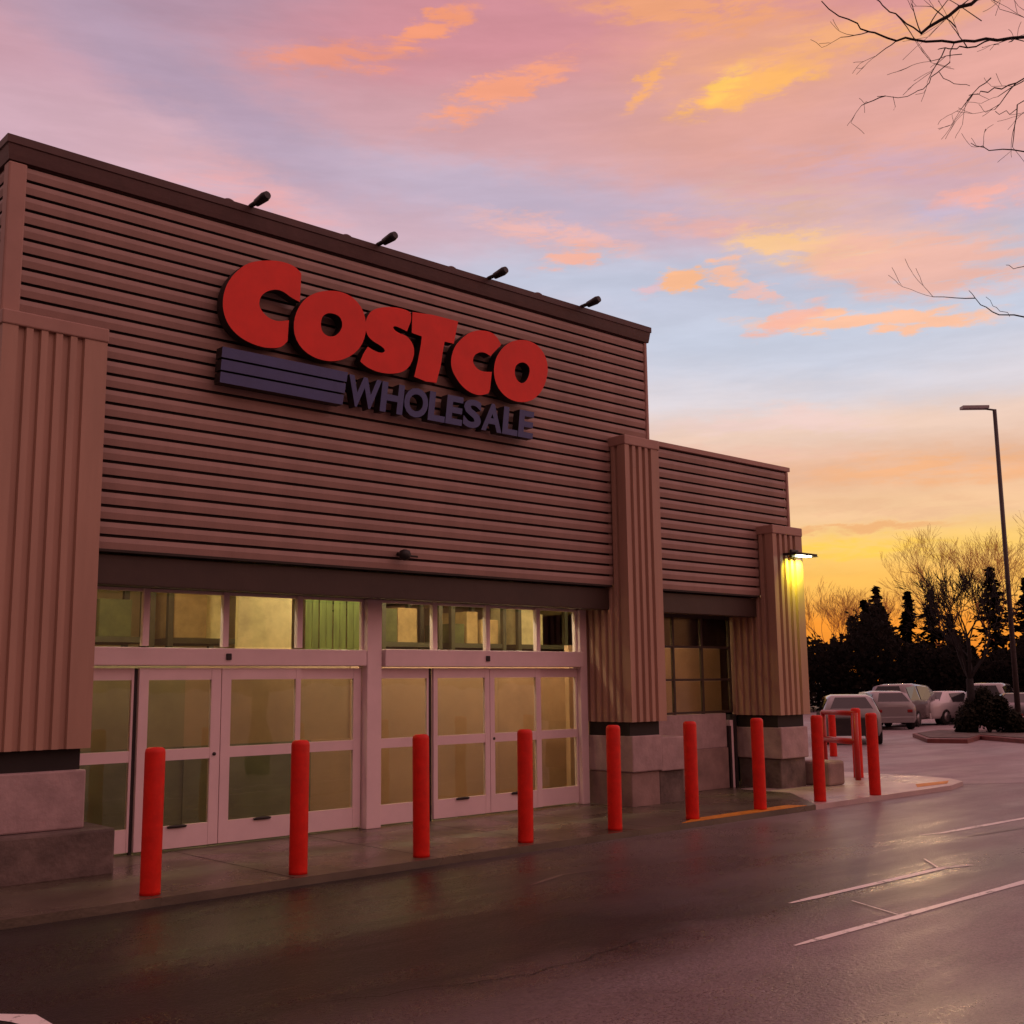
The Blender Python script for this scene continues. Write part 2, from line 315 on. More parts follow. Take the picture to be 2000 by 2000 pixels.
# ------------------------------------------------------------------ mesh helpers
class MB:
    def __init__(s): s.bm = bmesh.new()
    def quad(s, pts, mi=0):
        f = s.bm.faces.new([s.bm.verts.new(p) for p in pts]); f.material_index = mi; return f
    def box(s, x0, x1, y0, y1, z0, z1, mi=0, bev=0.):
        vs = [s.bm.verts.new(p) for p in ((x0,y0,z0),(x1,y0,z0),(x1,y1,z0),(x0,y1,z0),(x0,y0,z1),(x1,y0,z1),(x1,y1,z1),(x0,y1,z1))]
        fs = [s.bm.faces.new([vs[i] for i in q]) for q in ((0,3,2,1),(4,5,6,7),(0,1,5,4),(1,2,6,5),(2,3,7,6),(3,0,4,7))]
        for f in fs: f.material_index = mi
        if bev:
            es = list({e for f in fs for e in f.edges})
            bmesh.ops.bevel(s.bm, geom=es, offset=bev, segments=2, affect='EDGES', profile=.5)
        return s
    def tube(s, pts, rad, n=8, mi=0, cap=True):
        pts = [Vector(p) for p in pts]
        if not isinstance(rad, (list, tuple)): rad = [rad]*len(pts)
        rings = []
        for i, p in enumerate(pts):
            d = (pts[min(i+1, len(pts)-1)]-pts[max(i-1, 0)]).normalized()
            u = d.cross(Vector((0, 0, 1)) if abs(d.z) < .9 else Vector((1, 0, 0))).normalized(); v = d.cross(u)
            rings.append([s.bm.verts.new(p+(u*math.cos(2*PI*k/n)+v*math.sin(2*PI*k/n))*rad[i]) for k in range(n)])
        for a_, b_ in zip(rings, rings[1:]):
            for k in range(n):
                f = s.bm.faces.new((a_[k], a_[(k+1) % n], b_[(k+1) % n], b_[k])); f.material_index = mi; f.smooth = n > 5
        if cap:
            for r_ in (rings[0][::-1], rings[-1]):
                f = s.bm.faces.new(r_); f.material_index = mi
        return s
    def lathe(s, prof, n=20, cx=0, cy_=0, mi=0):
        rings = [[s.bm.verts.new((cx+r*math.cos(2*PI*k/n), cy_+r*math.sin(2*PI*k/n), z)) for k in range(n)] for r, z in prof]
        for a_, b_ in zip(rings, rings[1:]):
            for k in range(n):
                f = s.bm.faces.new((a_[k], a_[(k+1) % n], b_[(k+1) % n], b_[k])); f.smooth = True; f.material_index = mi
        s.bm.faces.new(rings[0][::-1]); s.bm.faces.new(rings[-1]); return s
    def sweep(s, path, prof, closed=False, mi=0):          # axis profile (out, z) along a plan path; outward is to the right of travel
        n = len(path); cols = []
        for i in range(n):
            p = Vector(path[i]); nv = Vector((0, 0)); ns = []
            for a_, b_ in ((i-1, i), (i, i+1)):
                if closed or (0 <= a_ and b_ < n):
                    d = (Vector(path[b_ % n])-Vector(path[a_ % n])).normalized(); ns.append(Vector((d.y, -d.x)))
            nv = ns[0] if len(ns) == 1 else (ns[0]+ns[1])/(1+ns[0].dot(ns[1]))
            cols.append([s.bm.verts.new((p.x+nv.x*o, p.y+nv.y*o, z)) for o, z in prof])
        for i in range(n if closed else n-1):
            a_, b_ = cols[i], cols[(i+1) % n]
            for k in range(len(prof)-1):
                f = s.bm.faces.new((a_[k], b_[k], b_[k+1], a_[k+1])); f.material_index = mi
        return s
    def plate(s, pts2, y0, y1, front=0, side=0):             # polygon in x,z given front y0 and back y1
        a_ = [s.bm.verts.new((x, y0, z)) for x, z in pts2]; b_ = [s.bm.verts.new((x, y1, z)) for x, z in pts2]
        f = s.bm.faces.new(a_); f.material_index = front; g = s.bm.faces.new(b_[::-1]); g.material_index = side
        n = len(a_)
        for i in range(n):
            q = s.bm.faces.new((a_[i], b_[i], b_[(i+1) % n], a_[(i+1) % n])); q.material_index = side
        return s
    def flat(s, pts, z0, z1, mi=0):
        a_ = [s.bm.verts.new((x, y, z1)) for x, y in pts]; b_ = [s.bm.verts.new((x, y, z0)) for x, y in pts]
        s.bm.faces.new(a_); s.bm.faces.new(b_[::-1]); n = len(a_)
        for i in range(n): s.bm.faces.new((a_[i], b_[i], b_[(i+1) % n], a_[(i+1) % n]))
        return s
    def build(s, name, mats, parent=None, fix=True):
        if fix: bmesh.ops.recalc_face_normals(s.bm, faces=s.bm.faces)
        me = bpy.data.meshes.new(name); s.bm.to_mesh(me); s.bm.free()
        if isinstance(mats, str): mats = [mats]
        for k in mats: me.materials.append(MT[k])
        o = bpy.data.objects.new(name, me); C.objects.link(o)
        if parent is not None: put(o, parent)
        return o
def world_loc(p):
    v = Vector((0, 0, 0)); q = p
    while q is not None:
        v = v + q.location; q = q.parent
    return v
def put(o, p):                        # child keeps its built place; parent chain holds translations only
    o.parent = p
    rootp = p
    while rootp.parent: rootp = rootp.parent
    if not rootp.get('_local'): o.matrix_parent_inverse = Matrix.Translation(-rootp.location) if p is rootp else Matrix.Identity(4)
def tag(o, label=None, cat=None, group=None, kind=None):
    if label: o['label'] = label
    if cat: o['category'] = cat
    if group: o['group'] = group
    if kind: o['kind'] = kind
    return o
def thing(name, loc, label, cat, group=None, local=False, rz=0):
    o = bpy.data.objects.new(name, None); o.empty_display_size = .2; C.objects.link(o); o.location = loc; o.rotation_euler.z = rz
    if local: o['_local'] = 1
    return tag(o, label, cat, group)
def copy_tree(o, parent=None):
    c = o.copy(); C.objects.link(c)
    if parent is not None: c.parent = parent
    for ch in list(o.children): copy_tree(ch, c)
    return c

# ------------------------------------------------------------------ ground
RZ = -.08
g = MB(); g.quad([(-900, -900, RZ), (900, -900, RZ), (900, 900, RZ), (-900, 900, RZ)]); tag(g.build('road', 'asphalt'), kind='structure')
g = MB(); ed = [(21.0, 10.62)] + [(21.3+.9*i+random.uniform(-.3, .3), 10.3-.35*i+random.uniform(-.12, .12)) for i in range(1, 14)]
g.flat([(p[0], p[1]) for p in ed] + [(120, -60), (400, -60), (400, 200), (21.0, 200)], RZ-.1, RZ+.004); tag(g.build('parking_lot', 'pale_asphalt'), kind='structure')
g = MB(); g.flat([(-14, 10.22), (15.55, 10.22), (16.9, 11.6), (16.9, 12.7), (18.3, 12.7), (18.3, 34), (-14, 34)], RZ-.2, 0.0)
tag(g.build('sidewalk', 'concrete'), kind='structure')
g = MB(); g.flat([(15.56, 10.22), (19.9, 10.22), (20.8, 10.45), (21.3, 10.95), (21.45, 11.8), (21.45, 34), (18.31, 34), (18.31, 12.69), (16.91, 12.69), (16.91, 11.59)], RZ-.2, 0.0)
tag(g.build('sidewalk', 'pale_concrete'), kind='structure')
def strip(pts, w, z, name, m_, taper=True, kind=None):
    g = MB(); pts = [Vector(p) for p in pts]; vs = []
    for i, p in enumerate(pts):
        d = (pts[min(i+1, len(pts)-1)]-pts[max(0, i-1)]).normalized(); n_ = Vector((-d.y, d.x))
        ww = w*random.uniform(.75, 1.15)*(.35 if taper and i in (0, len(pts)-1) else 1)
        vs.append((g.bm.verts.new((*(p+n_*ww/2), z)), g.bm.verts.new((*(p-n_*ww/2), z))))
    for a_, b_ in zip(vs, vs[1:]): g.bm.faces.new((a_[0], a_[1], b_[1], b_[0]))
    return tag(g.build(name, m_), kind='structure')
def dens(pts, st=.35, jit=.0):
    out = []
    for a_, b_ in zip(pts, pts[1:]):
        a_, b_ = Vector(a_), Vector(b_); k = max(1, int((b_-a_).length/st))
        for i in range(k): out.append(a_.lerp(b_, i/k)+Vector((random.uniform(-jit, jit), random.uniform(-jit, jit))))
    out.append(Vector(pts[-1])); return out
ZP = RZ+.004
strip(dens([(8.94, 6.20), (11.72, 6.16), (12.10, 6.03)]), .085, ZP, 'road_marking', 'paint')
strip(dens([(11.66, 6.20), (12.12, 6.60)]), .08, ZP+.004, 'road_marking', 'paint')
strip(dens([(7.57, 5.22), (11.42, 5.19), (15.5, 5.17)]), .09, ZP, 'road_marking', 'paint')
strip(dens([(9.14, 5.25), (9.42, 5.86)]), .07, ZP+.004, 'road_marking', 'paint')
strip(dens([(13.9, 7.62), (14.31, 7.52), (16.49, 7.44), (19.5, 7.40)]), .10, ZP, 'road_marking', 'paint')
strip(dens([(14.2, 7.12), (15.6, 7.0), (18, 6.95)]), .08, ZP, 'road_marking', 'paint_faint')
strip(dens([(7.97, 8.56), (8.64, 8.78), (9.3, 8.72)]), .05, ZP, 'road_marking', 'paint_faint')
strip(dens([(2.45, 7.75), (2.67, 7.42), (2.72, 7.0)]), .16, ZP, 'road_marking', 'paint')
strip(dens([(4.2, 6.4), (5.6, 6.0), (6.2, 6.06), (7.0, 6.2)], .12, .035), .012, ZP, 'road_crack', 'soffit')
for i in range(9):
    x = .8+1.83*i
    if 5.2 < x < 15.3: strip([(x, 10.24), (x, 12.9)], .014, .003, 'pavement_joint', 'soffit', taper=False)
# yellow kerb paint
g = MB(); g.flat([(12.35, 10.235), (15.35, 10.235), (15.2, 10.50), (12.9, 10.46)], .001, .005); tag(g.build('kerb_paint', 'yellow_paint'), kind='structure')
g = MB(); g.flat([(19.2, 10.5), (20.2, 10.45), (20.75, 10.7), (19.7, 10.8)], .001, .005); tag(g.build('kerb_paint', 'yellow_paint'), kind='structure')

# ------------------------------------------------------------------ the store
Y0, YD = 12.35, 12.99
XL, XM, XR = 3.85, 14.37, 18.40
st_ = thing('warehouse_store', (XL, Y0, 0), 'wide tan metal-clad warehouse store with red and blue wall sign over glass doors', 'building')
def siding(path, z0, z1, name):
    n = round((z1-z0)/.1684); p = (z1-z0)/n; prof = []
    for i in range(n):
        a_ = z0+i*p; prof += [(0, a_), (.012, a_+p*.45), (0, a_+p-.036), (-.055, a_+p-.032), (-.055, a_+p-.002)]
    prof.append((0, z1)); g = MB(); g.sweep(path, prof)
    k = len(prof)-1
    for j, f in enumerate(g.bm.faces):
        if (j % k) % 5 in (2, 3, 4) and (j % k) < k-1 or (j % k) == k-1 and False: f.material_index = 1
    return g.build(name, ['siding', 'groove'], st_, fix=False)
siding([(XL, 34), (XL, Y0), (XM, Y0), (XM, 34)], 3.45, 7.66, 'wall')
siding([(XM+.002, Y0), (XR, Y0), (XR, 34)], 3.45, 5.88, 'wall')
g = MB(); g.sweep([(XL, 34), (XL, Y0), (XM, Y0), (XM, 34)], [(0, 7.655), (.035, 7.66), (.045, 7.72), (.06, 7.83), (.075, 7.84), (.075, 7.93), (-.2, 7.95), (-.2, 7.6)])
cor = g.build('cornice', 'cornice', st_)
for x in (6.38, 8.15, 9.99, 11.74):
    g = MB(); g.lathe([(.085, 7.91), (.08, 7.955), (.045, 7.98), (.001, 7.985)], 12, x+.1, Y0+.03); g.build('cap', 'cornice', cor)
g = MB(); g.sweep([(XM+.004, Y0), (XR, Y0), (XR, 34)], [(0, 5.875), (.04, 5.88), (.04, 5.96), (-.2, 5.965)]); g.build('coping', 'trim', st_)
g = MB(); g.box(XL+.05, XM-.05, Y0+.1, 33.9, 7.55, 7.60); g.build('roof', 'soffit', st_)
g = MB(); g.box(XM+.1, XR-.05, Y0+.1, 33.9, 5.78, 5.83); g.build('roof', 'soffit', st_)
for x, z0, z1, w_ in ((XL, 5.86, 7.65, .17), (XM-.07, 5.96, 7.65, .07), (XR-.07, 4.74, 5.87, .07)):
    g = MB(); g.box(x-.03 if x == XL else x, x+w_, Y0-.03, Y0+(.14 if x == XL else .05), z0, z1, bev=.02); g.build('corner_trim', 'trim', st_)
# walls below the siding on the hidden sides
g = MB(); g.box(XL+.02, XL+.2, Y0+1.2, 33.9, 0, 3.449); g.box(XR-.2, XR-.02, Y0+.7, 33.9, 0, 3.449); g.box(XL+.02, XR-.02, 33.7, 33.9, 0, 3.449); g.build('lower_wall', 'cmu', st_)
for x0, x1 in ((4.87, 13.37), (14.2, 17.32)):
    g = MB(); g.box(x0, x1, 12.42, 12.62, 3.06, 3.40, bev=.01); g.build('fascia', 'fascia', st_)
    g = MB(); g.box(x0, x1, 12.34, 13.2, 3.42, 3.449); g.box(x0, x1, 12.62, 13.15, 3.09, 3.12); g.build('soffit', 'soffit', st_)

def pillar(x0, x1, ztop, fw=.16):
    # ribbed sheet: plan outline with ribs on front and both flanks
    def ribs(a_, b_, n):               # returns (t, out) along one face
        pts = [(0, 0), (a_, 0)]; span = b_-a_; p = span/n
        for i in range(n):
            s0 = a_+i*p; pts += [(s0+p*.08, -.045), (s0+p*.46, -.045), (s0+p*.54, 0), (s0+p, 0)]
        return pts
    y0, y1 = 12.0, 13.06; Wd = x1-x0; D_ = y1-y0
    plan = []
    for t, o_ in ribs(fw, Wd-fw-.02, max(4, round((Wd-2*fw)/.155))): plan.append((x0+t, y0-o_))
    plan.append((x1, y0))
    for t, o_ in ribs(.1, D_-.1, 6): plan.append((x1+o_, y0+t))
    plan += [(x1, y1), (x0, y1)]
    for t, o_ in ribs(.1, D_-.1, 6): plan.append((x0-o_, y1-t))
    q = []
    for pt in plan:
        if not q or (abs(q[-1][0]-pt[0])+abs(q[-1][1]-pt[1])) > 1e-5: q.append(pt)
    if abs(q[0][0]-q[-1][0])+abs(q[0][1]-q[-1][1]) < 1e-5: q.pop()
    g = MB(); n = len(q)
    a_ = [g.bm.verts.new((x, y, 1.29)) for x, y in q]; b_ = [g.bm.verts.new((x, y, ztop-.16)) for x, y in q]
    for i in range(n): g.bm.faces.new((a_[i], a_[(i+1) % n], b_[(i+1) % n], b_[i]))
    g.bm.faces.new(a_[::-1]); g.bm.faces.new(b_)
    pl = g.build('pillar', 'rib', st_)
    g = MB(); g.box(x0-.012, x1+.012, y0-.015, y1, ztop-.159, ztop, bev=.015); g.build('cap', 'trim', pl)
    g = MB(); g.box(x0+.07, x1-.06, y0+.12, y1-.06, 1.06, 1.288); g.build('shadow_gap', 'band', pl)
    return pl
pA = pillar(3.75, 4.87, 5.86); pB = pillar(13.37, 14.20, 5.86, .1); pC = pillar(17.32, 18.25, 4.73, .12)
def plinth(x0, x1, y0, y1, z0, z1, name, m_, par, bev=.02):
    g = MB(); g.box(x0, x1, y0, y1, z0, z1, bev=bev); return g.build(name, m_, par)
plinth(3.55, 4.86, 12.05, 13.04, .47, 1.07, 'plinth', 'plinth', pA); plinth(3.3, 5.12, 11.86, 13.03, -.02, .468, 'base_block', 'block', pA, .03)
plinth(13.42, 14.12, 12.05, 13.04, .52, 1.075, 'plinth', 'plinth', pB); plinth(13.44, 14.1, 12.10, 13.03, -.02, .518, 'base_block', 'cmu', pB)
plinth(17.38, 18.22, 12.05, 13.04, .52, 1.075, 'plinth', 'plinth', pC); plinth(17.42, 18.2, 12.12, 13.03, -.02, .518, 'base_block', 'block', pC)
# ledge block beside the second pillar
plinth(14.125, 14.75, 12.07, 12.96, .5, 1.03, 'ledge_block', 'plinth', st_); plinth(14.12, 14.72, 12.12, 12.95, -.02, .498, 'ledge_base', 'block', st_)

# doors --------------------------------------------------------------
def leaf(x0, x1, y, name, sl_=.12, sr=.12, top=(2.0, 2.14), mid=(1.05, 1.18), bot=(.03, .29), par=None, slots=True):
    g = MB(); d = .055
    z0, z1 = bot[0], top[1]
    if sl_: g.box(x0, x0+sl_, y, y+d, z0, z1, bev=.004)
    if sr: g.box(x1-sr, x1, y, y+d, z0, z1, bev=.004)
    a_, b_ = x0+sl_+.001, x1-sr-.001
    for r_ in (top, mid, bot): g.box(a_, b_, y+.004, y+d-.004, r_[0], r_[1])
    f = g.build(name, 'aluminium', par)
    for z0_, z1_ in ((bot[1], mid[0]), (mid[1], top[0])):
        g = MB(); g.box(a_, b_, y+.022, y+.030, z0_+.001, z1_-.001); g.build('pane', 'door_glass', f)
    if slots:
        g = MB(); xm = (a_+b_)/2; g.lathe([(0.001, 0), (.09, .002), (.10, .02), (.07, .03), (0.001, .032)], 14)
        for v in g.bm.verts: v.co = Vector((xm+v.co.x*1.3, y-.012+v.co.y*.12, bot[1]-.03+v.co.z*1.2))
        g.build('pull', 'gasket', f)
    return f
e1 = leaf(4.70, 5.775, YD+.03, 'side_window', .02, .03, slots=False, par=st_)
dB = leaf(5.815, 6.875, YD-.02, 'sliding_door', .12, .13, par=st_); dC = leaf(6.885, 8.02, YD-.02, 'sliding_door', .13, .075, par=st_)
leaf(8.03, 9.0, YD+.03, 'side_window', .01, .12, slots=False, par=st_)
leaf(9.265, 10.15, YD, 'side_window', .02, .03, slots=False, par=st_)
dF = leaf(10.215, 11.28, YD-.03, 'sliding_door', .075, .09, par=st_); dG = leaf(11.29, 12.34, YD-.03, 'sliding_door', .09, .1, par=st_)
leaf(12.35, 13.19, YD+.02, 'side_window', .01, .02, slots=False, par=st_)
for d_, x in ((dB, 6.80), (dG, 11.36)):
    g = MB(); g.lathe([(.001, 0), (.022, 0), (.022, .03), (.001, .03)], 12)
    for v in g.bm.verts: v.co = Vector((x+v.co.x, YD-.035+v.co.z, 1.1+v.co.y))
    g.build('lock', 'gasket', d_)
for a_, b_ in ((5.778, 5.812), (10.153, 10.213)):
    g = MB(); g.box(a_, b_, YD+.025, YD+.065, 0, 2.14); g.build('door_gasket', 'gasket', st_)
g = MB(); g.box(9.02, 9.262, YD-.09, YD+.12, 0, 3.085, bev=.012); g.build('door_post', 'aluminium', st_)
g = MB(); g.box(13.2, 13.36, YD-.06, YD+.12, 0, 3.085, bev=.012); g.build('door_post', 'aluminium', st_)
g = MB(); g.box(4.4, 9.015, YD-.085, YD+.12, 2.17, 2.385, bev=.012); h1 = g.build('door_header', 'aluminium', st_)
g = MB(); g.box(9.29, 13.195, YD-.14, YD+.12, 2.16, 2.40, bev=.012); h2 = g.build('door_header', 'aluminium', st_)
for h_, x, yy in ((h1, 6.93, YD-.11), (h2, 11.15, YD-.165)):
    g = MB(); g.box(x-.035, x+.035, yy, yy+.025, 2.24, 2.32, bev=.008); g.build('door_sensor', 'gasket', h_)
def transom(x0, x1, y):
    g = MB(); g.box(x0, x0+.035, y, y+.05, 2.405, 3.085); g.box(x1-.035, x1, y, y+.05, 2.405, 3.085)
    g.box(x0+.036, x1-.036, y, y+.05, 3.05, 3.085); f = g.build('transom_window', 'aluminium', st_)
    g = MB(); g.box(x0+.036, x1-.036, y+.02, y+.027, 2.404, 3.049); g.build('pane', 'clear_glass', f)
for a_, b_ in ((4.55, 5.87), (5.875, 6.915), (6.92, 7.985), (7.99, 9.015), (9.268, 10.245), (10.25, 11.26), (11.265, 12.305), (12.31, 13.19)): transom(a_, b_, YD)
for x in (5.86, 6.905, 7.975, 10.235, 11.25, 12.295):
    g = MB(); g.box(x-.03, x+.05, YD-.03, YD-.002, 2.405, 3.085); g.build('transom_mullion', 'aluminium', st_)

# glazed grid window between the right-hand pillars
g = MB(); xs = [14.22, 14.82, 15.62, 16.42, 17.24]; zs = [1.36, 1.94, 2.52, 3.07]
for x in xs: g.box(x-.025, x+.025, 13.0, 13.05, 1.33, 3.088)
for i in range(len(xs)-1):
    for z in zs: g.box(xs[i]+.026, xs[i+1]-.026, 13.003, 13.047, z-.022 if z < 3 else z-.03, z+.018)
gw = g.build('grid_window', 'fascia', st_)
for i in range(len(xs)-1):
    for z0, z1 in zip(zs, zs[1:]):
        g = MB(); g.box(xs[i]+.026, xs[i+1]-.026, 13.02, 13.027, z0+.02, z1-.032); g.build('pane', 'roll_glass', gw)
g = MB(); g.box(14.22, 17.0, 12.94, 13.1, .0, .72, bev=.01); g.build('low_wall', 'cmu', st_)
g = MB(); g.box(14.22, 17.02, 12.98, 13.1, .722, 1.328, bev=.006); g.build('sill_panel', 'plinth', st_)
g = MB(); g.box(17.03, 17.09, 12.93, 13.1, 0, 1.1); g.box(17.2, 17.26, 12.93, 13.1, 0, 1.3); g.build('door_post', 'gasket', st_)
g = MB(); g.box(17.1, 17.19, 12.96, 13.08, 0, 1.2); g.build('door_post', 'aluminium', st_)

# inside
g = MB(); g.box(4.0, 18.3, 21.9, 22.0, 0, 4.99); g.box(4.0, 4.1, 13.3, 21.9, 0, 4.99); g.box(18.2, 18.3, 13.3, 21.9, 0, 4.99); g.box(4.1, 18.2, 13.2, 21.9, 5.0, 5.1); g.build('interior_wall', 'inner_wall', st_)
g = MB(); g.box(4.1, 18.2, 13.1, 21.9, .001, .01); g.build('interior_floor', 'concrete', st_)
for x0, x1, z0, z1, m_, y_ in ((4.3, 7.2, 1.12, 2.42, 'olive_wall', 14.6), (4.3, 7.2, .011, 1.119, 'dark_wall', 14.6), (7.203, 9.9, 1.12, 2.42, 'mid_wall', 14.62), (7.203, 9.2, .011, 1.119, 'dark_wall', 14.58), (9.203, 9.9, .011, 1.119, 'mid_wall', 14.6),
                            (9.903, 12.9, .011, 2.42, 'tan_wall', 14.6), (12.903, 15.9, .011, 2.42, 'cream', 14.6), (13.903, 18.1, .011, 2.55, 'cream', 13.9)):
    g = MB(); g.box(x0, x1, y_, y_+.1, z0, z1); g.build('vestibule_wall', m_, st_)  # panel colours step olive to tan, painting in the door glass's reflected gradient
for x in (5.5, 8.5, 11.5, 15.5):
    g = MB(); g.box(x-.6, x+.6, 15.6, 15.7, 4.6, 4.66); g.build('unseen_tube', 'tube', st_)
for x in (6.2, 9.6, 11.6, 13.2, 15.6):
    g = MB(); yy = 13.7 if x < 14 else 13.4; g.box(x-.35, x+.35, yy, yy+.08, 4.0, 4.05); g.build('unseen_tube', 'fill_tube', st_)  # unseen tubes added over the vestibule to brighten the door panes
# goods seen through the high windows
def rack(x0, x1, y, seed, label, hmax=4.2):
    rnd = random.Random(seed); t = thing('storage_rack', ((x0+x1)/2, y, 0), label, 'rack', 'storage racks seen through the high windows')
    g = MB()
    for x in (x0, x1-.08): g.box(x, x+.08, y, y+.08, .01, hmax); g.box(x, x+.08, y+.9, y+.98, .01, hmax)
    for z in (1.3, 2.55, 3.6): g.box(x0+.081, x1-.081, y+.02, y+.96, z, z+.08)
    g.build('frame', 'rack', t)
    for z in (2.631, 3.681):
        x = x0+.1
        while x < x1-.4:
            w_ = rnd.uniform(.25, .55); h_ = rnd.uniform(.3, .8)
            g = MB(); g.box(x, min(x+w_, x1-.1), y+rnd.uniform(.05, .3), y+.9, z, z+h_, bev=.01)
            g.build('carton', rnd.choice(['carton', 'carton_dark', 'carton_pale', 'carton', 'carton_dark']), t); x += w_+rnd.uniform(.02, .2)
rack(6.0, 7.2, 15.6, 1, 'dark storage rack with cartons behind the leftmost high window')
rack(7.4, 8.6, 15.6, 2, 'low dark storage rack behind the second high window from the left', 4.0)
rack(11.2, 12.5, 15.6, 3, 'storage rack with tan cartons right of the white door post, seen through high glass')
rack(12.7, 14.0, 15.6, 4, 'storage rack with pale cartons behind the second high window right of the post')
rack(14.3, 15.6, 15.6, 6, 'storage rack with cartons behind the third high window right of the post')
g = MB(); g.box(8.05, 8.95, 14.75, 14.83, 2.43, 3.95, bev=.02); tag(g.build('hanging_panel', 'carton_pale'), 'plain cream panel hanging behind the third high window', 'panel')
cu = thing('strip_curtain', (9.7, 14.8, 2.43), 'green plastic strip curtain behind the high window left of the white post', 'curtain')
for i in range(9):
    g = MB(); x = 9.2+i*.125; g.box(x, x+.11, 14.78+(i % 2)*.012, 14.785+(i % 2)*.012, 2.43, 3.9); g.build('strip', 'green_strip', cu)

# ------------------------------------------------------------------ sign
sg = thing('wall_sign', (9, Y0, 5.9), 'large red and dark blue raised letter sign on the tan siding', 'sign')
YF, YB = 12.10, 12.25
def z1(x, y): return on_y((420+x/5.367)*.966, (480+y/5.367)*.966, YF)
def z2(x, y): return on_y((740+x/5.367)*.966, (540+y/5.367)*.966, YF)
def smooth(p, it=2, sharp=()):
    for _ in range(it):
        q = []; ns = []
        n = len(p)
        for i in range(n):
            a_, b_, c_ = Vector(p[i-1]), Vector(p[i]), Vector(p[(i+1) % n])
            if i in sharp: ns.append(len(q)); q.append(tuple(b_))
            else: q += [tuple(b_.lerp(a_, .25)), tuple(b_.lerp(c_, .25))]
        p = q; sharp = ns
    return p
C1 = [(905,290),(840,215),(700,160),(520,150),(350,175),(230,260),(130,380),(80,540),(85,700),(150,850),(260,960),(390,1030),(530,1072),(690,1072),(760,1000),(775,780),(650,795),(540,745),(460,640),(470,540),(540,475),(640,455),(720,480),(800,545),(890,590)]
S_ = [(-37,338),(60,318),(180,322),(290,350),(342,385),(335,470),(295,575),(235,545),(165,515),(143,540),(200,590),(290,620),(350,690),(375,780),(355,880),(310,960),(230,1010),(110,1022),(-20,1000),(-130,950),(-195,890),(-165,810),(-115,735),(-40,785),(40,805),(72,775),(20,725),(-60,680),(-117,625),(-150,530),(-127,430),(-90,370)]
T_ = [(352,372),(560,400),(832,470),(805,600),(785,705),(690,682),(668,800),(650,930),(603,1115),(490,1100),(370,1050),(410,880),(440,720),(450,628),(345,590),(348,470)]
C2 = [(1240,640),(1190,585),(1060,558),(950,585),(860,655),(790,740),(755,860),(760,960),(800,1050),(870,1150),(960,1220),(1060,1250),(1150,1225),(1165,1180),(1185,1000),(1120,1000),(1050,985),(990,920),(985,850),(1030,800),(1100,790),(1170,835),(1210,790),(1285,715)]
def letter(pts, sharp=()):
    g = MB(); g.plate(smooth(pts, 2, sharp), YF, YB, 0, 1); return g.build('letter', ['red_letter', 'black_return'], sg)
letter([z1(*p) for p in C1], (0, 14, 15, 24)); letter([z2(*p) for p in S_], (5, 6, 20, 22)); letter([z2(*p) for p in T_], tuple(range(len(T_)))); letter([z2(*p) for p in C2], (0, 12, 13, 14, 21, 23))
def ring(outer, inner, y_off=0.):
    def res(p, n=48):
        p = smooth(p, 2); cx = sum(a for a, b in p)/len(p); cz = sum(b for a, b in p)/len(p)
        out = []
        for k in range(n):
            th = 2*PI*k/n; d = Vector((math.cos(th), math.sin(th))); best = 0
            for i in range(len(p)):
                a_, b_ = Vector(p[i-1])-Vector((cx, cz)), Vector(p[i])-Vector((cx, cz)); e_ = b_-a_
                den = d.x*(-e_.y)+d.y*e_.x
                if abs(den) < 1e-12: continue
                t = (a_.x*(-e_.y)+a_.y*e_.x)/den; s = (d.x*a_.y-d.y*a_.x)/den
                if t > best and -1e-6 <= s <= 1+1e-6: best = t
            out.append((cx+d.x*best, cz+d.y*best))
        return out
    O_, I_ = res(outer), res(inner); g = MB(); n = len(O_)
    def vs(p, y): return [g.bm.verts.new((x, y, z)) for x, z in p]
    of, if_, ob, ib = vs(O_, YF+y_off), vs(I_, YF+y_off), vs(O_, YB), vs(I_, YB)
    for k in range(n):
        j = (k+1) % n
        for q, mi in (((of[k], of[j], if_[j], if_[k]), 0), ((ob[k], ob[j], ib[j], ib[k]), 1), ((of[k], of[j], ob[j], ob[k]), 1), ((if_[k], if_[j], ib[j], ib[k]), 1)):
            f = g.bm.faces.new(q); f.material_index = mi
    return g.build('letter', ['red_letter', 'black_return'], sg)
ring([z1(*p) for p in [(1200,468),(1050,490),(930,560),(850,680),(815,820),(830,960),(900,1080),(1010,1165),(1150,1212),(1290,1212),(1420,1160),(1520,1070),(1575,940),(1580,780),(1530,640),(1440,540),(1330,485)]],
     [z1(*p) for p in [(1205,705),(1290,730),(1332,800),(1322,880),(1260,950),(1180,955),(1120,910),(1100,830),(1115,750),(1155,715)]], -.012)
ring([z2(*p) for p in [(1480,660),(1360,690),(1270,770),(1215,870),(1195,1000),(1220,1130),(1290,1235),(1380,1300),(1500,1325),(1610,1300),(1700,1210),(1755,1080),(1770,950),(1740,830),(1680,740),(1590,680)]],
     [z2(*p) for p in [(1495,895),(1550,920),(1580,970),(1565,1050),(1530,1110),(1480,1125),(1430,1070),(1415,1000),(1430,930)]], -.012)
for i in range(3):
    zz = 5.52+i*.158
    g = MB(); g.plate([(6.29+.008*i, zz), (8.04+.03*i, zz), (8.06+.03*i, zz+.132), (6.30+.008*i, zz+.132)], YF, YB, 0, 1); g.build('stripe', ['blue_letter', 'black_return'], sg)
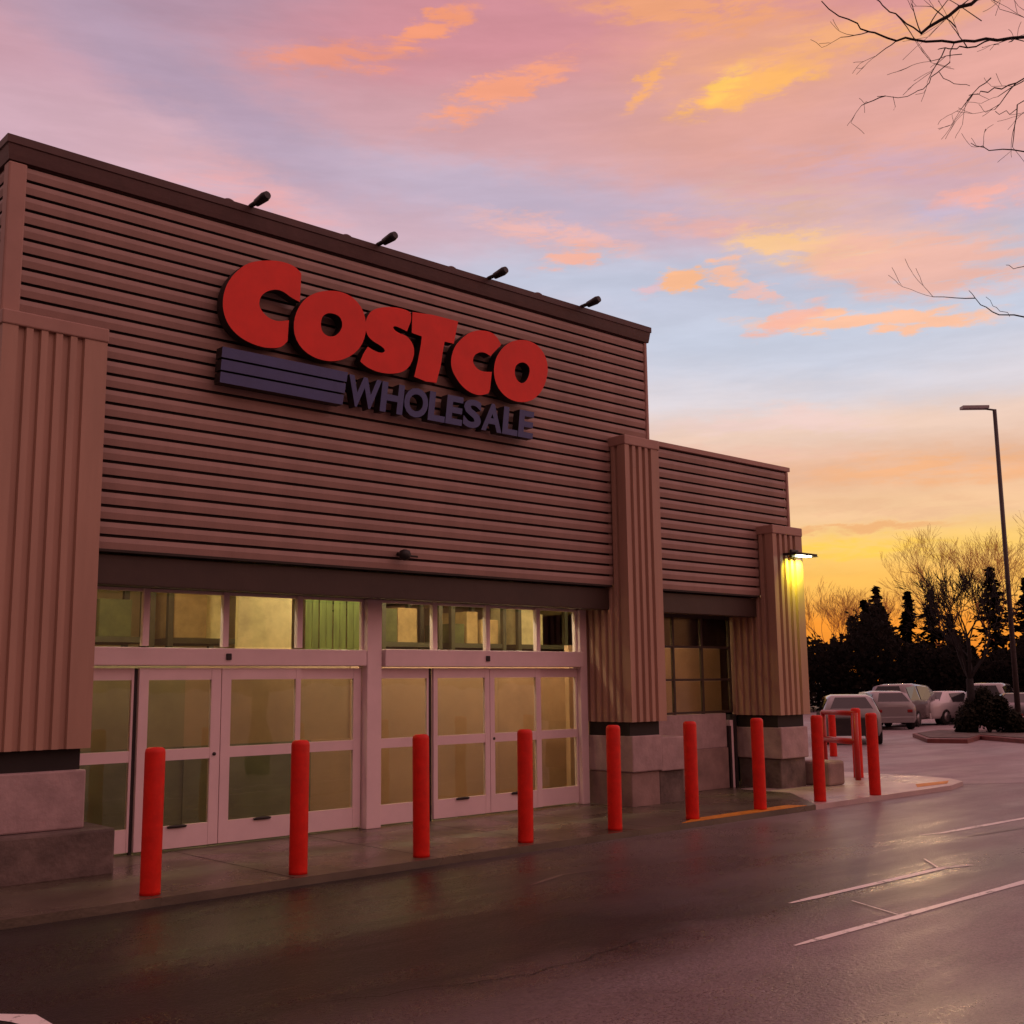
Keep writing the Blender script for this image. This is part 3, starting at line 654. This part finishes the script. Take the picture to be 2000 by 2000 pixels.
def word(txt, x0, x1, z0, z1_, widths):
    tot = sum(widths); x = x0
    for ch, wd in zip(txt, widths):
        cu_ = bpy.data.curves.new('f', 'FONT'); cu_.body = ch; cu_.extrude = .07; cu_.offset = .035; cu_.resolution_u = 4
        to = bpy.data.objects.new('f', cu_); C.objects.link(to); dg = bpy.context.evaluated_depsgraph_get(); dg.update()
        me = bpy.data.meshes.new_from_object(to.evaluated_get(dg)); bpy.data.objects.remove(to)
        W_ = (x1-x0)*wd/tot
        vx = [v.co.x for v in me.vertices]; vy = [v.co.y for v in me.vertices]; a_, b_, c_, d_ = min(vx), max(vx), min(vy), max(vy)
        for v in me.vertices:
            fx, fz = (v.co.x-a_)/(b_-a_), (v.co.y-c_)/(d_-c_); y = (YF+YB)/2-v.co.z
            v.co = Vector((x+.008+fx*(W_-.014)+.05*fz, y, z0+fz*(z1_-z0)))
        me.materials.clear(); me.materials.append(MT['blue_letter']); me.materials.append(MT['black_return'])
        for p in me.polygons: p.material_index = 0 if abs(p.normal.y) > .9 else 1
        me.name = 'small_letter'; o = bpy.data.objects.new('small_letter', me); C.objects.link(o); put(o, sg); x += W_
word('WHOLESALE', 8.09, 11.44, 5.53, 5.95, [1.45, 1.05, 1.15, .85, .85, .95, 1.1, .85, .85])

# floodlights over the cornice
def flood(x, label):
    y1, zz = on_x(*{0: (533, 391), 1: (768, 462), 2: (958, 525), 3: (1124, 578)}[x[1]], x[0])
    o = thing('floodlight', (x[0], 12.22, 7.86), label, 'light fixture', 'floodlights along the roof edge above the sign')
    g = MB(); g.tube([(x[0], 12.42, 7.91), (x[0], 12.28, 7.94), (x[0]+.01, 12.14, 7.95)], .03, 8); g.build('arm', 'black_metal', o)
    g = MB(); g.tube([(x[0]+.01, 12.16, 7.94), (x[0]+.03, 11.99, 7.97), (x[0]+.035, 11.93, 7.98)], [.05, .065, .05], 10); g.build('lamp_shade', 'black_metal', o)
for i, (x, l) in enumerate(((6.75, 'black floodlight on the roof edge, nearest the left corner, above the big first letter'), (8.72, 'black floodlight on the roof edge, second from the left, above the middle letters'),
                            (10.75, 'black floodlight on the roof edge, third from the left, above the last letters'), (12.75, 'smallest looking floodlight on the roof edge, near the right end of the tall wall'))): flood((x, i), l)
# camera under the sign
o = thing('security_camera', (9.12, Y0, 3.62), 'small black security camera on the siding above the dark fascia', 'camera')
g = MB(); g.tube([(9.12, 12.34, 3.66), (9.12, 12.22, 3.64)], .03, 8); g.build('mount', 'black_metal', o)
g = MB(); g.lathe([(.02, 3.56), (.07, 3.59), (.085, 3.64), (.07, 3.69), (.02, 3.71)], 14, 9.12, 12.19); g.build('dome', 'black_metal', o)
g = MB(); g.tube([(9.18, 12.3, 3.65), (9.42, 12.3, 3.64)], .014, 6); g.build('cable', 'black_metal', o)

# lit wall lamp on the right-hand pillar
lx = 17.92
o = thing('wall_lamp', (lx, 12.0, 4.2), 'lit wall lamp throwing yellow light down the rightmost pillar', 'lamp')
g = MB(); g.box(lx-.12, lx+.12, 11.93, 11.985, 4.14, 4.30, bev=.02); g.build('back_plate', 'black_metal', o)
g = MB(); g.sweep([(lx-.32, 11.98), (lx-.32, 11.70), (lx+.34, 11.70), (lx+.34, 11.98)], [(0, 4.20), (.015, 4.17), (.03, 4.165)])
g.box(lx-.33, lx+.35, 11.69, 11.985, 4.19, 4.215); g.build('lamp_shade', 'black_metal', o)
g = MB(); g.box(lx-.05, lx+.27, 11.76, 11.90, 4.165, 4.187); g.build('bulb', 'lamp_glow', o)
ld = bpy.data.lights.new('lamp_light', 'AREA'); ld.shape = 'RECTANGLE'; ld.size = .5; ld.size_y = .1; ld.energy = 17; ld.color = (.86, 1, .06); ld.spread = math.radians(95)
lo = bpy.data.objects.new('lamp_light', ld); C.objects.link(lo); lo.location = (lx+.02, 11.88, 4.13); lo.rotation_euler = (math.radians(30), 0, 0)
put(lo, o)

# ------------------------------------------------------------------ bollards
def bollard_mesh(h=1.35, r=.095):
    g = MB(); g.lathe([(r*1.02, 0), (r, .03), (r, h-.05), (r*.93, h-.02), (r*.7, h-.003), (.01, h)], 24); 
    o_ = g.build('bollard', 'bollard_red'); return o_
LB = ['tall red bollard nearest the camera, in front of the leftmost sliding door', 'tall red bollard in front of the thin glass bar left of the white door post',
      'tall red bollard just right of the white door post', 'tall red bollard before the right-hand sliding doors', 'tall red bollard in front of the second ribbed pillar',
      'tall red bollard at the left end of the yellow kerb paint', 'tall red bollard at the right end of the yellow kerb paint', 'tall red bollard in front of the lamplit pillar',
      'outermost red bollard on the pale pavement, right of the grey concrete block', 'red bollard farther back, just left of the outermost one']
b0 = bollard_mesh()
pos = [(4.8585+1.5954*i, 10.4388) for i in range(8)] + [(17.5, 10.36), (20.36, 12.36)]
for i, (x, y) in enumerate(pos):
    if i == 0: b = b0
    else: b = b0.copy(); b.data = b0.data; C.objects.link(b)
    b.location = (x, y, 0); b.rotation_euler = (random.uniform(-.006, .006), random.uniform(-.006, .006), random.uniform(0, 6))
    tag(b, LB[i], 'bollard', 'tall red bollards along the pavement')
    if i == 8: b.location.y = 10.33
g = MB(); g.lathe([(.10, -.08), (.095, -.05), (.095, .98), (.08, 1.03), (.01, 1.05)], 20); o = g.build('bollard', 'bollard_red'); o.location = (26.6, 16.85, 0)
tag(o, 'short distant red bollard beside the red rail, farthest from the store', 'bollard')
# red cart rail
def rail():
    p0 = at(1552, 1340, 24.3); p1 = at(1612, 1340, 23.2); t = thing('guard_rail', (p0.x, p0.y, RZ), 'low red metal rail frame standing before the pale hatchback', 'railing')
    z_ = 1.26; a_ = Vector((p0.x, p0.y, z_)); b_ = Vector((p1.x, p1.y, z_))
    for zz, nm in ((1.26, 'top_rail'), (.72, 'lower_rail')):
        g = MB(); g.tube([(a_.x, a_.y, zz), (b_.x, b_.y, zz)], .05 if zz > 1 else .06, 10); g.build(nm, 'rail_red', t)
    for q in (a_, b_):
        g = MB(); g.tube([(q.x, q.y, RZ), (q.x, q.y, 1.27)], .055, 10); g.build('post', 'rail_red', t)
rail()
g = MB(); g.box(18.32, 18.86, 11.72, 12.3, 0, .44, bev=.05); tag(g.build('concrete_block', 'cmu'), 'squat grey concrete block on the pavement at the foot of the lamplit pillar', 'block')

# ------------------------------------------------------------------ cars
def car(name, kind, paint, loc, rz, label, group='cars parked across the lot', dark=False):
    t = thing(name, loc, label, 'car', group, local=True, rz=rz)
    W = .9
    K = {'sedan': [(-2.3, .62, .72), (-2.2, .9, .98), (-1.55, .95, 1.04), (-.95, .95, 1.42), (.35, .95, 1.45), (1.15, .92, .98), (2.05, .80, .82), (2.3, .60, .66)],
         'hatch': [(-2.05, .7, .9), (-2.0, .95, 1.1), (-1.6, .98, 1.46), (-.9, .98, 1.53), (.35, .96, 1.50), (1.15, .93, 1.0), (1.95, .82, .84), (2.15, .6, .66)],
         'suv': [(-2.35, .75, .95), (-2.3, 1.05, 1.25), (-2.05, 1.08, 1.70), (-1.0, 1.08, 1.78), (.45, 1.06, 1.74), (1.15, 1.05, 1.10), (2.1, .98, 1.0), (2.35, .7, .78)],
         'van': [(-2.5, .75, .95), (-2.45, 1.05, 1.3), (-2.2, 1.06, 1.72), (-1.0, 1.06, 1.80), (.6, 1.02, 1.72), (1.65, 1.0, 1.06), (2.3, .85, .88), (2.5, .62, .7)]}[kind]
    g = MB(); rings = []; n = len(K)
    for i, (x, zs_, zt) in enumerate(K):
        end = i in (0, n-1); w_ = W*(.82 if end else (.95 if i in (1, n-2) else 1)); roof = zt-zs_ > .25
        wr = w_*(.74 if roof else .86)
        sec = [(w_*.9, .28), (w_, .42), (w_, zs_*.85), (w_*.97, zs_), (wr, zt-.05), (wr*.8, zt)]
        rings.append([g.bm.verts.new((x, y, z)) for y, z in sec] + [g.bm.verts.new((x, -y, z)) for y, z in sec[::-1]])
    m_ = len(rings[0])
    for a_, b_ in zip(rings, rings[1:]):
        for k in range(m_): f = g.bm.faces.new((a_[k], a_[(k+1) % m_], b_[(k+1) % m_], b_[k])); f.smooth = k not in (0, 11)
    g.bm.faces.new(rings[0]); g.bm.faces.new(rings[-1][::-1])
    body = g.build('body', 'car_'+paint, t)
    co = [[v.copy() for v in [Vector((K[i][0], 0, 0))]] for i in range(n)]
    def pt(i, k):
        x, zs_, zt = K[i]; end = i in (0, n-1); w_ = W*(.82 if end else (.95 if i in (1, n-2) else 1)); wr = w_*(.74 if zt-zs_ > .25 else .86)
        return Vector((x, *[(w_*.97, zs_), (wr, zt-.05), (wr*.8, zt)][k]))
    def win(a0, a1, b0, b1, name, off):
        # quad a0-a1 (lower), b1-b0 (upper) shrunk and pushed out by off
        q = [a0, a1, b1, b0]; c = sum(q, Vector())/4; q = [c+(p-c)*.86+off for p in q]
        g = MB(); f = g.quad(q); r_ = bmesh.ops.extrude_face_region(g.bm, geom=[f]); 
        for v in [v for v in r_['geom'] if isinstance(v, bmesh.types.BMVert)]: v.co -= off*.8
        g.build(name, 'car_glass', body)
    ri = [i for i in range(n) if K[i][2]-K[i][1] > .25]
    fl = Vector((1, -1, 1))
    for s in (1, -1):
        sc_ = Vector((1, s, 1)); mul = lambda v: Vector((v.x, v.y*s, v.z))
        for i, j in zip(ri, ri[1:]): win(mul(pt(i, 0)), mul(pt(j, 0)), mul(pt(i, 1)), mul(pt(j, 1)), 'side_window', Vector((0, .02*s, .006)))
    i = ri[-1]; j = i+1; m2 = lambda v: Vector((v.x, -v.y, v.z))
    win(pt(j, 1), m2(pt(j, 1)), pt(i, 2), m2(pt(i, 2)), 'windscreen', Vector((.02, 0, .02)))
    i = ri[0]; j = i-1; win(pt(j, 1)+Vector((0, 0, .02)), m2(pt(j, 1))+Vector((0, 0, .02)), pt(i, 2), m2(pt(i, 2)), 'rear_window', Vector((-.02, 0, .012)))
    for sx in (-1.42, 1.42):
        for s in (1, -1):
            g = MB(); y = s*.80
            g.lathe([(.2, -.1), (.33, -.1), (.345, -.06), (.345, .06), (.33, .1), (.2, .1)], 20)
            for v in g.bm.verts: v.co = Vector((sx+v.co.x, y+v.co.z, .345+v.co.y))
            wh = g.build('wheel', 'tyre', body)
            g = MB(); g.lathe([(.02, 0), (.19, 0), (.21, .02), (.02, .03)], 14)
            for v in g.bm.verts: v.co = Vector((sx+v.co.x, y+s*(.1+v.co.z*.5), .345+v.co.y))
            wh2 = g.build('rim', 'wheel_rim', body)
    xr, xf = K[0][0], K[-1][0]
    for s in (1, -1):
        g = MB(); g.box(xr-.02, xr+.1, s*.6-.1, s*.6+.1, K[0][1]-.02, K[0][1]+.1, bev=.02); g.build('tail_light', 'tail_red', body)
        g = MB(); g.box(xf-.1, xf+.02, s*.58-.12, s*.58+.12, .55, .66, bev=.02); g.build('headlight', 'head_clear', body)
    g = MB(); g.box(xr-.06, xr+.05, -.74, .74, .28, .84 if dark else .52, bev=.03); g.build('bumper', 'car_black' if dark else 'car_'+paint, body)  # tall black version paints in the shade on the lower body
    return t
def place(u, v_roof, zr):           # distance where roof height projects to v
    d = ray(u, v_roof); h = math.hypot(d.x, d.y); t = (zr-CAMH)/d.z*h if abs(d.z) > 1e-6 else 50
    return d.x/h, d.y/h, t
def carat(u, dist): d = ray(u, 1290); h = math.hypot(d.x, d.y); return (d.x/h*dist, d.y/h*dist, RZ)
yaw = lambda u: math.atan2(carat(u, 1)[1], carat(u, 1)[0])
car('parked_car', 'hatch', 'silver', carat(1594, 39), yaw(1594)+.08, 'pale hatchback seen from behind, nearest the store, with shade-dark lower body behind the red rail', dark=True)
car('parked_car', 'hatch', 'silver', carat(1655, 50), yaw(1655)+.3, 'small silver car parked just right of the pale hatchback')
car('parked_car', 'van', 'taupe', carat(1712, 53), yaw(1712)-.35, 'tall pale minivan with dark side windows in the middle of the row')
car('parked_car', 'sedan', 'white', carat(1785, 55), yaw(1785)-.6, 'low white sedan between the minivan and the bare tree')
car('parked_car', 'suv', 'silver', carat(1872, 55), yaw(1872)-.15, 'silver sport utility car behind the dark island shrub')
car('parked_car', 'sedan', 'grey', carat(1940, 47), yaw(1940)-.4, 'grey car cut off by the right edge of the picture')

# ------------------------------------------------------------------ lamp post
px, py = on_z(1924, 1385, RZ); px, py = px*.98, py*.98
o = thing('street_lamp', (px, py, RZ), 'tall thin parking lot lamp post with one flat head at the right', 'lamp post')
hd = Vector((px, py, 0)); dist = hd.length; top = CAMH+(ray(1883, 772).z/math.hypot(ray(1883, 772).x, ray(1883, 772).y))*dist
side = -Vector((RT.x, RT.y, 0))
g = MB(); g.tube([(px, py, RZ+.6), (px, py, 5), (px, py, top)], [.10, .085, .07], 10); g.build('pole', 'pole_metal', o)
g = MB(); g.lathe([(.28, RZ), (.28, RZ+.62), (.22, RZ+.66), (.01, RZ+.66)], 16, px, py); g.build('footing', 'cmu', o)
g = MB(); g.tube([(px, py, top-.02), tuple(Vector((px, py, top+.03))+side*.35)], .035, 8); g.build('arm', 'pole_metal', o)
g = MB(); a_ = Vector((px, py, top+.03))+side*.25; b_ = a_+side*.95
w3 = Vector((-side.y, side.x, 0))*.17
for zz in (0,):
    vs = [g.bm.verts.new(p) for p in (a_+w3, a_-w3, b_-w3, b_+w3)]; vt = [g.bm.verts.new(p+Vector((0, 0, .10))) for p in (a_+w3, a_-w3, b_-w3, b_+w3)]
    g.bm.faces.new(vs[::-1]); g.bm.faces.new(vt)
    for i in range(4): g.bm.faces.new((vs[i], vs[(i+1) % 4], vt[(i+1) % 4], vt[i]))
g.build('lamp_head', 'lamp_head', o)

# ------------------------------------------------------------------ trees
def limb(g, p, d, ln, r, depth, rnd, split=3, up=.15, spread=.7, n=5, minr=.004, taper=.62):
    pts = [p]; rad = [r]; q = p.copy(); dd = d.normalized(); k = 4
    for i in range(k):
        dd = (dd+Vector((rnd.uniform(-1, 1), rnd.uniform(-1, 1), rnd.uniform(-1, 1)+up))*.16).normalized()
        q = q+dd*ln/k; pts.append(q.copy()); rad.append(max(minr, r*(1-(1-taper)*(i+1)/k)))
    g.tube(pts, rad, n if r > .02 else 3, cap=False)
    if depth <= 0: return
    for s in range(split):
        i = rnd.choice([2, 3, 4]) if s else 4
        nd = (dd+Vector((rnd.uniform(-1, 1), rnd.uniform(-1, 1), rnd.uniform(-.6, 1)))*spread).normalized()
        limb(g, pts[i], nd, ln*rnd.uniform(.6, .82), rad[i]*rnd.uniform(.55, .75), depth-1, rnd, split, up, spread, n, minr, taper)
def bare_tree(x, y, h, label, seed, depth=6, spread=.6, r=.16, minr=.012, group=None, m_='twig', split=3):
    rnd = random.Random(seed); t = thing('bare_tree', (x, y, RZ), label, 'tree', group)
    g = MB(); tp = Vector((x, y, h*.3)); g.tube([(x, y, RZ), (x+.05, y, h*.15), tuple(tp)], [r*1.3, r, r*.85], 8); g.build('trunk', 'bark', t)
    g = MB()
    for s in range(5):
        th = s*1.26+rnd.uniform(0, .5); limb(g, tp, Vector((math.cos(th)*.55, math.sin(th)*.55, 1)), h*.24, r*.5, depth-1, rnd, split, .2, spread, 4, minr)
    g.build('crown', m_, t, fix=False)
def conifer(x, y, h, wd, label, seed, group='dark conifers behind the car park'):
    rnd = random.Random(seed); t = thing('conifer_tree', (x, y, RZ), label, 'tree', group)
    g = MB(); g.tube([(x, y, RZ), (x, y, h*.5), (x, y, h*.97)], [.18, .1, .02], 7); g.build('trunk', 'bark', t)
    g = MB(); nl = int(h*3.2)
    for i in range(nl):
        f = i/nl; z = h*(.1+.88*f); rr = 1.35*wd*(1-f)**1.05*rnd.uniform(.45, 1.25)+.05
        for k in range(rnd.randint(7, 11) if f < .8 else 5):
            th = rnd.uniform(0, 2*PI); r1 = rr*rnd.uniform(.6, 1.1); d = Vector((math.cos(th), math.sin(th), 0)); s_ = Vector((-d.y, d.x, 0))
            for j in range(7):
                a_ = r1*(j+rnd.random())/7; c = Vector((x, y, z))+d*a_+Vector((rnd.uniform(-.12, .12), rnd.uniform(-.12, .12), -a_*.28+rnd.uniform(-.12, .12)))
                w_ = rnd.uniform(.10, .26); e1_ = (s_+Vector((0, 0, rnd.uniform(-.8, .8)))).normalized()*w_; e2_ = (d+Vector((0, 0, rnd.uniform(-1., .4)))).normalized()*w_*1.4
                g.bm.faces.new([g.bm.verts.new(p) for p in (c-e1_, c+e2_, c+e1_, c-e2_*.6)])
    g.build('crown', 'conifer', t, fix=False)
def far(u, dist): d = ray(u, 1290); h = math.hypot(d.x, d.y); return d.x/h*dist, d.y/h*dist
def topz(u, v, dist): d = ray(u, v); return CAMH+d.z/math.hypot(d.x, d.y)*dist
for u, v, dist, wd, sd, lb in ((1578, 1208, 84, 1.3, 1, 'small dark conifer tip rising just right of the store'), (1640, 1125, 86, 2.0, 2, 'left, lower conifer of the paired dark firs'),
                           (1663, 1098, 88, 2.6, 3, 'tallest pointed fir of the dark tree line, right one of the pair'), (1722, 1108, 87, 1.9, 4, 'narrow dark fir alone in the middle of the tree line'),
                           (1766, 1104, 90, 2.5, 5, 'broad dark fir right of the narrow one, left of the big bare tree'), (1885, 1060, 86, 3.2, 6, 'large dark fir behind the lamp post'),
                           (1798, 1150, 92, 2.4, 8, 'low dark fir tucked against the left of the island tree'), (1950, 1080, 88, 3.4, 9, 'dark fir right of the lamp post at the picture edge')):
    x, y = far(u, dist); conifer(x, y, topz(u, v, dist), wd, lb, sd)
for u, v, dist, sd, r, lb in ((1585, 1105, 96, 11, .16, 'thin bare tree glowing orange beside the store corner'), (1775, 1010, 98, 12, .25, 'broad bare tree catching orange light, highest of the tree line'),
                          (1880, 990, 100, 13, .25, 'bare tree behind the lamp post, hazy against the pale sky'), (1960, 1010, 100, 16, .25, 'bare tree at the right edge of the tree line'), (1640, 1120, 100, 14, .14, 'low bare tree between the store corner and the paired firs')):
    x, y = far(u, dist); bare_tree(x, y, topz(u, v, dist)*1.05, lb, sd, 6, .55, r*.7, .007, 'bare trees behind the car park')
# wood: one dark uneven mass of undergrowth and hedge
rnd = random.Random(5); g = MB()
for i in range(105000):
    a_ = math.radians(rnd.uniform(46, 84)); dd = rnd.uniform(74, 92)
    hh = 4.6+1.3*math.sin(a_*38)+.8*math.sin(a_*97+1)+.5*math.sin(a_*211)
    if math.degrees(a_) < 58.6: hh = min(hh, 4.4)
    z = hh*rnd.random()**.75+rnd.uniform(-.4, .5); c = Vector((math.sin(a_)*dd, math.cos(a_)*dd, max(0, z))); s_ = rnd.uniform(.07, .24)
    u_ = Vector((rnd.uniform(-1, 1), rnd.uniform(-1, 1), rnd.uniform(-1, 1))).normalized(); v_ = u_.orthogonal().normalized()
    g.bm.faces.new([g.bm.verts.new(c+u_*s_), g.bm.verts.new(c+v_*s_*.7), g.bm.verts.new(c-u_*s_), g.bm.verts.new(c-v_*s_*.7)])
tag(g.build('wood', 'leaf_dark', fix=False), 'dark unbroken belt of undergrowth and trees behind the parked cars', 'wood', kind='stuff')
# parking island with bare tree and shrub
ix, iy = on_z(1845, 1392, RZ)
g = MB(); g.flat([on_z(1722, 1391, RZ), on_z(1750, 1402, RZ), on_z(1826, 1403, RZ), on_z(1850, 1396, RZ), on_z(1940, 1404, RZ), on_z(2080, 1412, RZ), on_z(2080, 1386, RZ), on_z(1850, 1383, RZ), on_z(1770, 1383, RZ)], RZ-.1, RZ+.13)
tag(g.build('kerb', 'kerb_paint'), kind='structure')
g = MB(); g.flat([on_z(1732, 1391, RZ), on_z(1754, 1400, RZ), on_z(1826, 1401, RZ), on_z(1850, 1394, RZ), on_z(1940, 1402, RZ), on_z(2075, 1410, RZ), on_z(2075, 1388, RZ), on_z(1850, 1385, RZ), on_z(1772, 1385, RZ)], RZ+.11, RZ+.15)
tag(g.build('island_soil', 'block'), kind='structure')
tx, ty = on_z(1837, 1390, RZ)
bare_tree(tx, ty, 6.3, 'slim dark tree on the parking island left of the lamp post', 21, 6, .6, .15, .008, None, 'bark')
t = thing('island_shrub', (tx*.99, ty*.99, RZ+.1), 'ragged black shrub at the foot of the island tree', 'shrub')
rnd = random.Random(9)
LOB = [(0, 0, .75, .52), (.45, -.35, .5, .42), (-.4, .5, .55, .45), (.25, -.75, .35, .34), (-.2, .85, .32, .3), (.1, .2, 1.15, .34), (.2, -.3, .95, .3), (-.15, .45, .95, .28), (.5, -1.05, .25, .22)]
for nm, nb in (('foliage', 11000),):
    g = MB()
    for i in range(nb):
        th = rnd.uniform(0, 2*PI); cs = rnd.uniform(-1, 1); rr = rnd.random()**.4
        cx_, cy2 = on_z(1868, 1390, RZ)
        lx_, ly_, lz_, lr_ = LOB[i % len(LOB)]; c = Vector((cx_+lx_+lr_*rr*math.cos(th)*math.sqrt(1-cs*cs), cy2+ly_+lr_*rr*math.sin(th)*math.sqrt(1-cs*cs), RZ+.1+lz_+lr_*rr*cs*1.2+rnd.gauss(0, .05))) 
        s_ = rnd.uniform(.03, .08); u_ = Vector((rnd.uniform(-1, 1), rnd.uniform(-1, 1), rnd.uniform(-1, 1))).normalized(); v_ = u_.orthogonal().normalized()
        g.bm.faces.new([g.bm.verts.new(c+u_*s_), g.bm.verts.new(c+v_*s_*.7), g.bm.verts.new(c-u_*s_), g.bm.verts.new(c-v_*s_*.7)])
    g.build(nm, 'shrub_leaf', t, fix=False)
g = MB(); cx_, cy2 = on_z(1868, 1390, RZ)
for k in range(5): g.tube([(cx_, cy2, RZ+.1), (cx_+.4*math.cos(k*1.3), cy2+.4*math.sin(k*1.3), .9)], [.03, .01], 5)
g.build('stem', 'bark', t)

# near bare tree reaching in from the right
tb = Vector((13.6, 2.2, RZ)); t = thing('bare_tree', tb, 'leafless tree whose twigs hang into the top right corner', 'tree')
g = MB(); trunk = [tb, tb+Vector((-.05, .05, 2.5)), tb+Vector((-.2, .15, 5.0)), tb+Vector((-.25, .4, 7.6)), tb+Vector((0, .6, 10.4))]
g.tube(trunk, [.24, .19, .16, .11, .04], 12); g.build('trunk', 'bark', t)
rnd = random.Random(31); g = MB()
def br(px_, r0, r1, root=None, jit=0, twigs=0):
    r0 *= .42; r1 *= .5; twigs = (twigs+1)//2; pts = [at(u, v, d) for u, v, d in px_]
    if root is not None: pts = [root]+pts
    # subdivide with small wobble
    out = []
    for a_, b_ in zip(pts, pts[1:]):
        for k in range(3):
            p = a_.lerp(b_, k/3)
            if k: p = p+Vector((rnd.uniform(-1, 1), rnd.uniform(-1, 1), rnd.uniform(-1, 1)))*.018
            out.append(p)
    out.append(pts[-1]); n = len(out)
    g.tube(out, [r0+(r1-r0)*i/(n-1) for i in range(n)], 6, cap=False)
    for k in range(twigs):
        p = out[rnd.randint(n//4, n-1)]; d = Vector((rnd.uniform(-1, .5), rnd.uniform(-.5, .7), rnd.uniform(-.8, .6)))
        limb(g, p, d, rnd.uniform(.2, .4), .006, 2, rnd, 2, -.05, .7, 4, .0022)
rtop = trunk[3]; rmid = trunk[2].lerp(trunk[3], .5)
br([(2060, -60, 12.2), (1930, -55, 11.8), (1850, -8, 11.5), (1790, 30, 11.3), (1738, 63, 11.1)], .055, .026, rtop, twigs=8)
br([(1738, 63, 11.1), (1700, 35, 11.1), (1665, 10, 11.0), (1640, -20, 11.0)], .016, .009, twigs=2)
br([(2060, 60, 12.2), (1932, 70, 11.8), (1860, 73, 11.6), (1800, 80, 11.5), (1720, 74, 11.3), (1675, 72, 11.2), (1640, 60, 11.2), (1600, 36, 11.1), (1550, 2, 11.0)], .04, .009, rtop, twigs=10)
br([(1875, 73, 11.6), (1825, 90, 11.4), (1790, 92, 11.4), (1770, 93, 11.3)], .018, .007, twigs=3)
br([(1800, 82, 11.5), (1792, 118, 11.4), (1770, 136, 11.3), (1742, 168, 11.3), (1712, 182, 11.2), (1655, 182, 11.1)], .013, .005, twigs=2)
br([(1685, 182, 11.15), (1686, 208, 11.1)], .006, .004)
br([(1772, 136, 11.3), (1800, 158, 11.3), (1830, 162, 11.3)], .008, .005)
br([(2060, 150, 12.2), (1932, 148, 11.8), (1890, 168, 11.6), (1850, 172, 11.5), (1828, 180, 11.5)], .022, .007, rmid, twigs=6)
br([(1932, 190, 11.8), (1905, 216, 11.7), (1878, 210, 11.6)], .012, .006, at(2050, 150, 12.1), twigs=2)
br([(2060, 290, 12.3), (1932, 286, 11.8), (1866, 284, 11.6), (1832, 270, 11.5)], .022, .006, rmid, twigs=2)
br([(2060, 480, 12.3), (1960, 490, 11.8), (1920, 505, 11.7), (1898, 500, 11.7)], .014, .005, rmid)
br([(2060, 610, 12.3), (1932, 598, 11.8), (1885, 594, 11.6), (1850, 575, 11.5), (1828, 548, 11.5)], .024, .005, trunk[2], twigs=1)
br([(1905, 597, 11.7), (1880, 580, 11.6), (1860, 560, 11.6)], .007, .004)
for k in range(9):
    u, v = rnd.uniform(1770, 2000), rnd.uniform(-60, 190); limb(g, at(u, v, rnd.uniform(11.2, 12.2)), Vector((rnd.uniform(-1, .2), rnd.uniform(-.2, .8), rnd.uniform(-.6, .7))), rnd.uniform(.25, .5), rnd.uniform(.004, .008), 2, rnd, 2, 0, .7, 4, .0022)
for s in range(7):                    # the rest of the crown, away from the picture
    limb(g, trunk[2+s % 3], Vector((rnd.uniform(-.1, 1), rnd.uniform(-1, -.1), rnd.uniform(.3, 1))), 2.6, .09, 4, rnd, 3, .1, .6, 5, .006)
g.build('crown', 'bark', t, fix=False)

sc.render.engine = 'CYCLES'
sc.cycles.max_bounces = 8; sc.cycles.transparent_max_bounces = 12
sc.cycles.sample_clamp_indirect = 4.0
sc.render.resolution_x = 1024; sc.render.resolution_y = 1024
for o in list(bpy.data.objects):
    if '_local' in o: del o['_local']
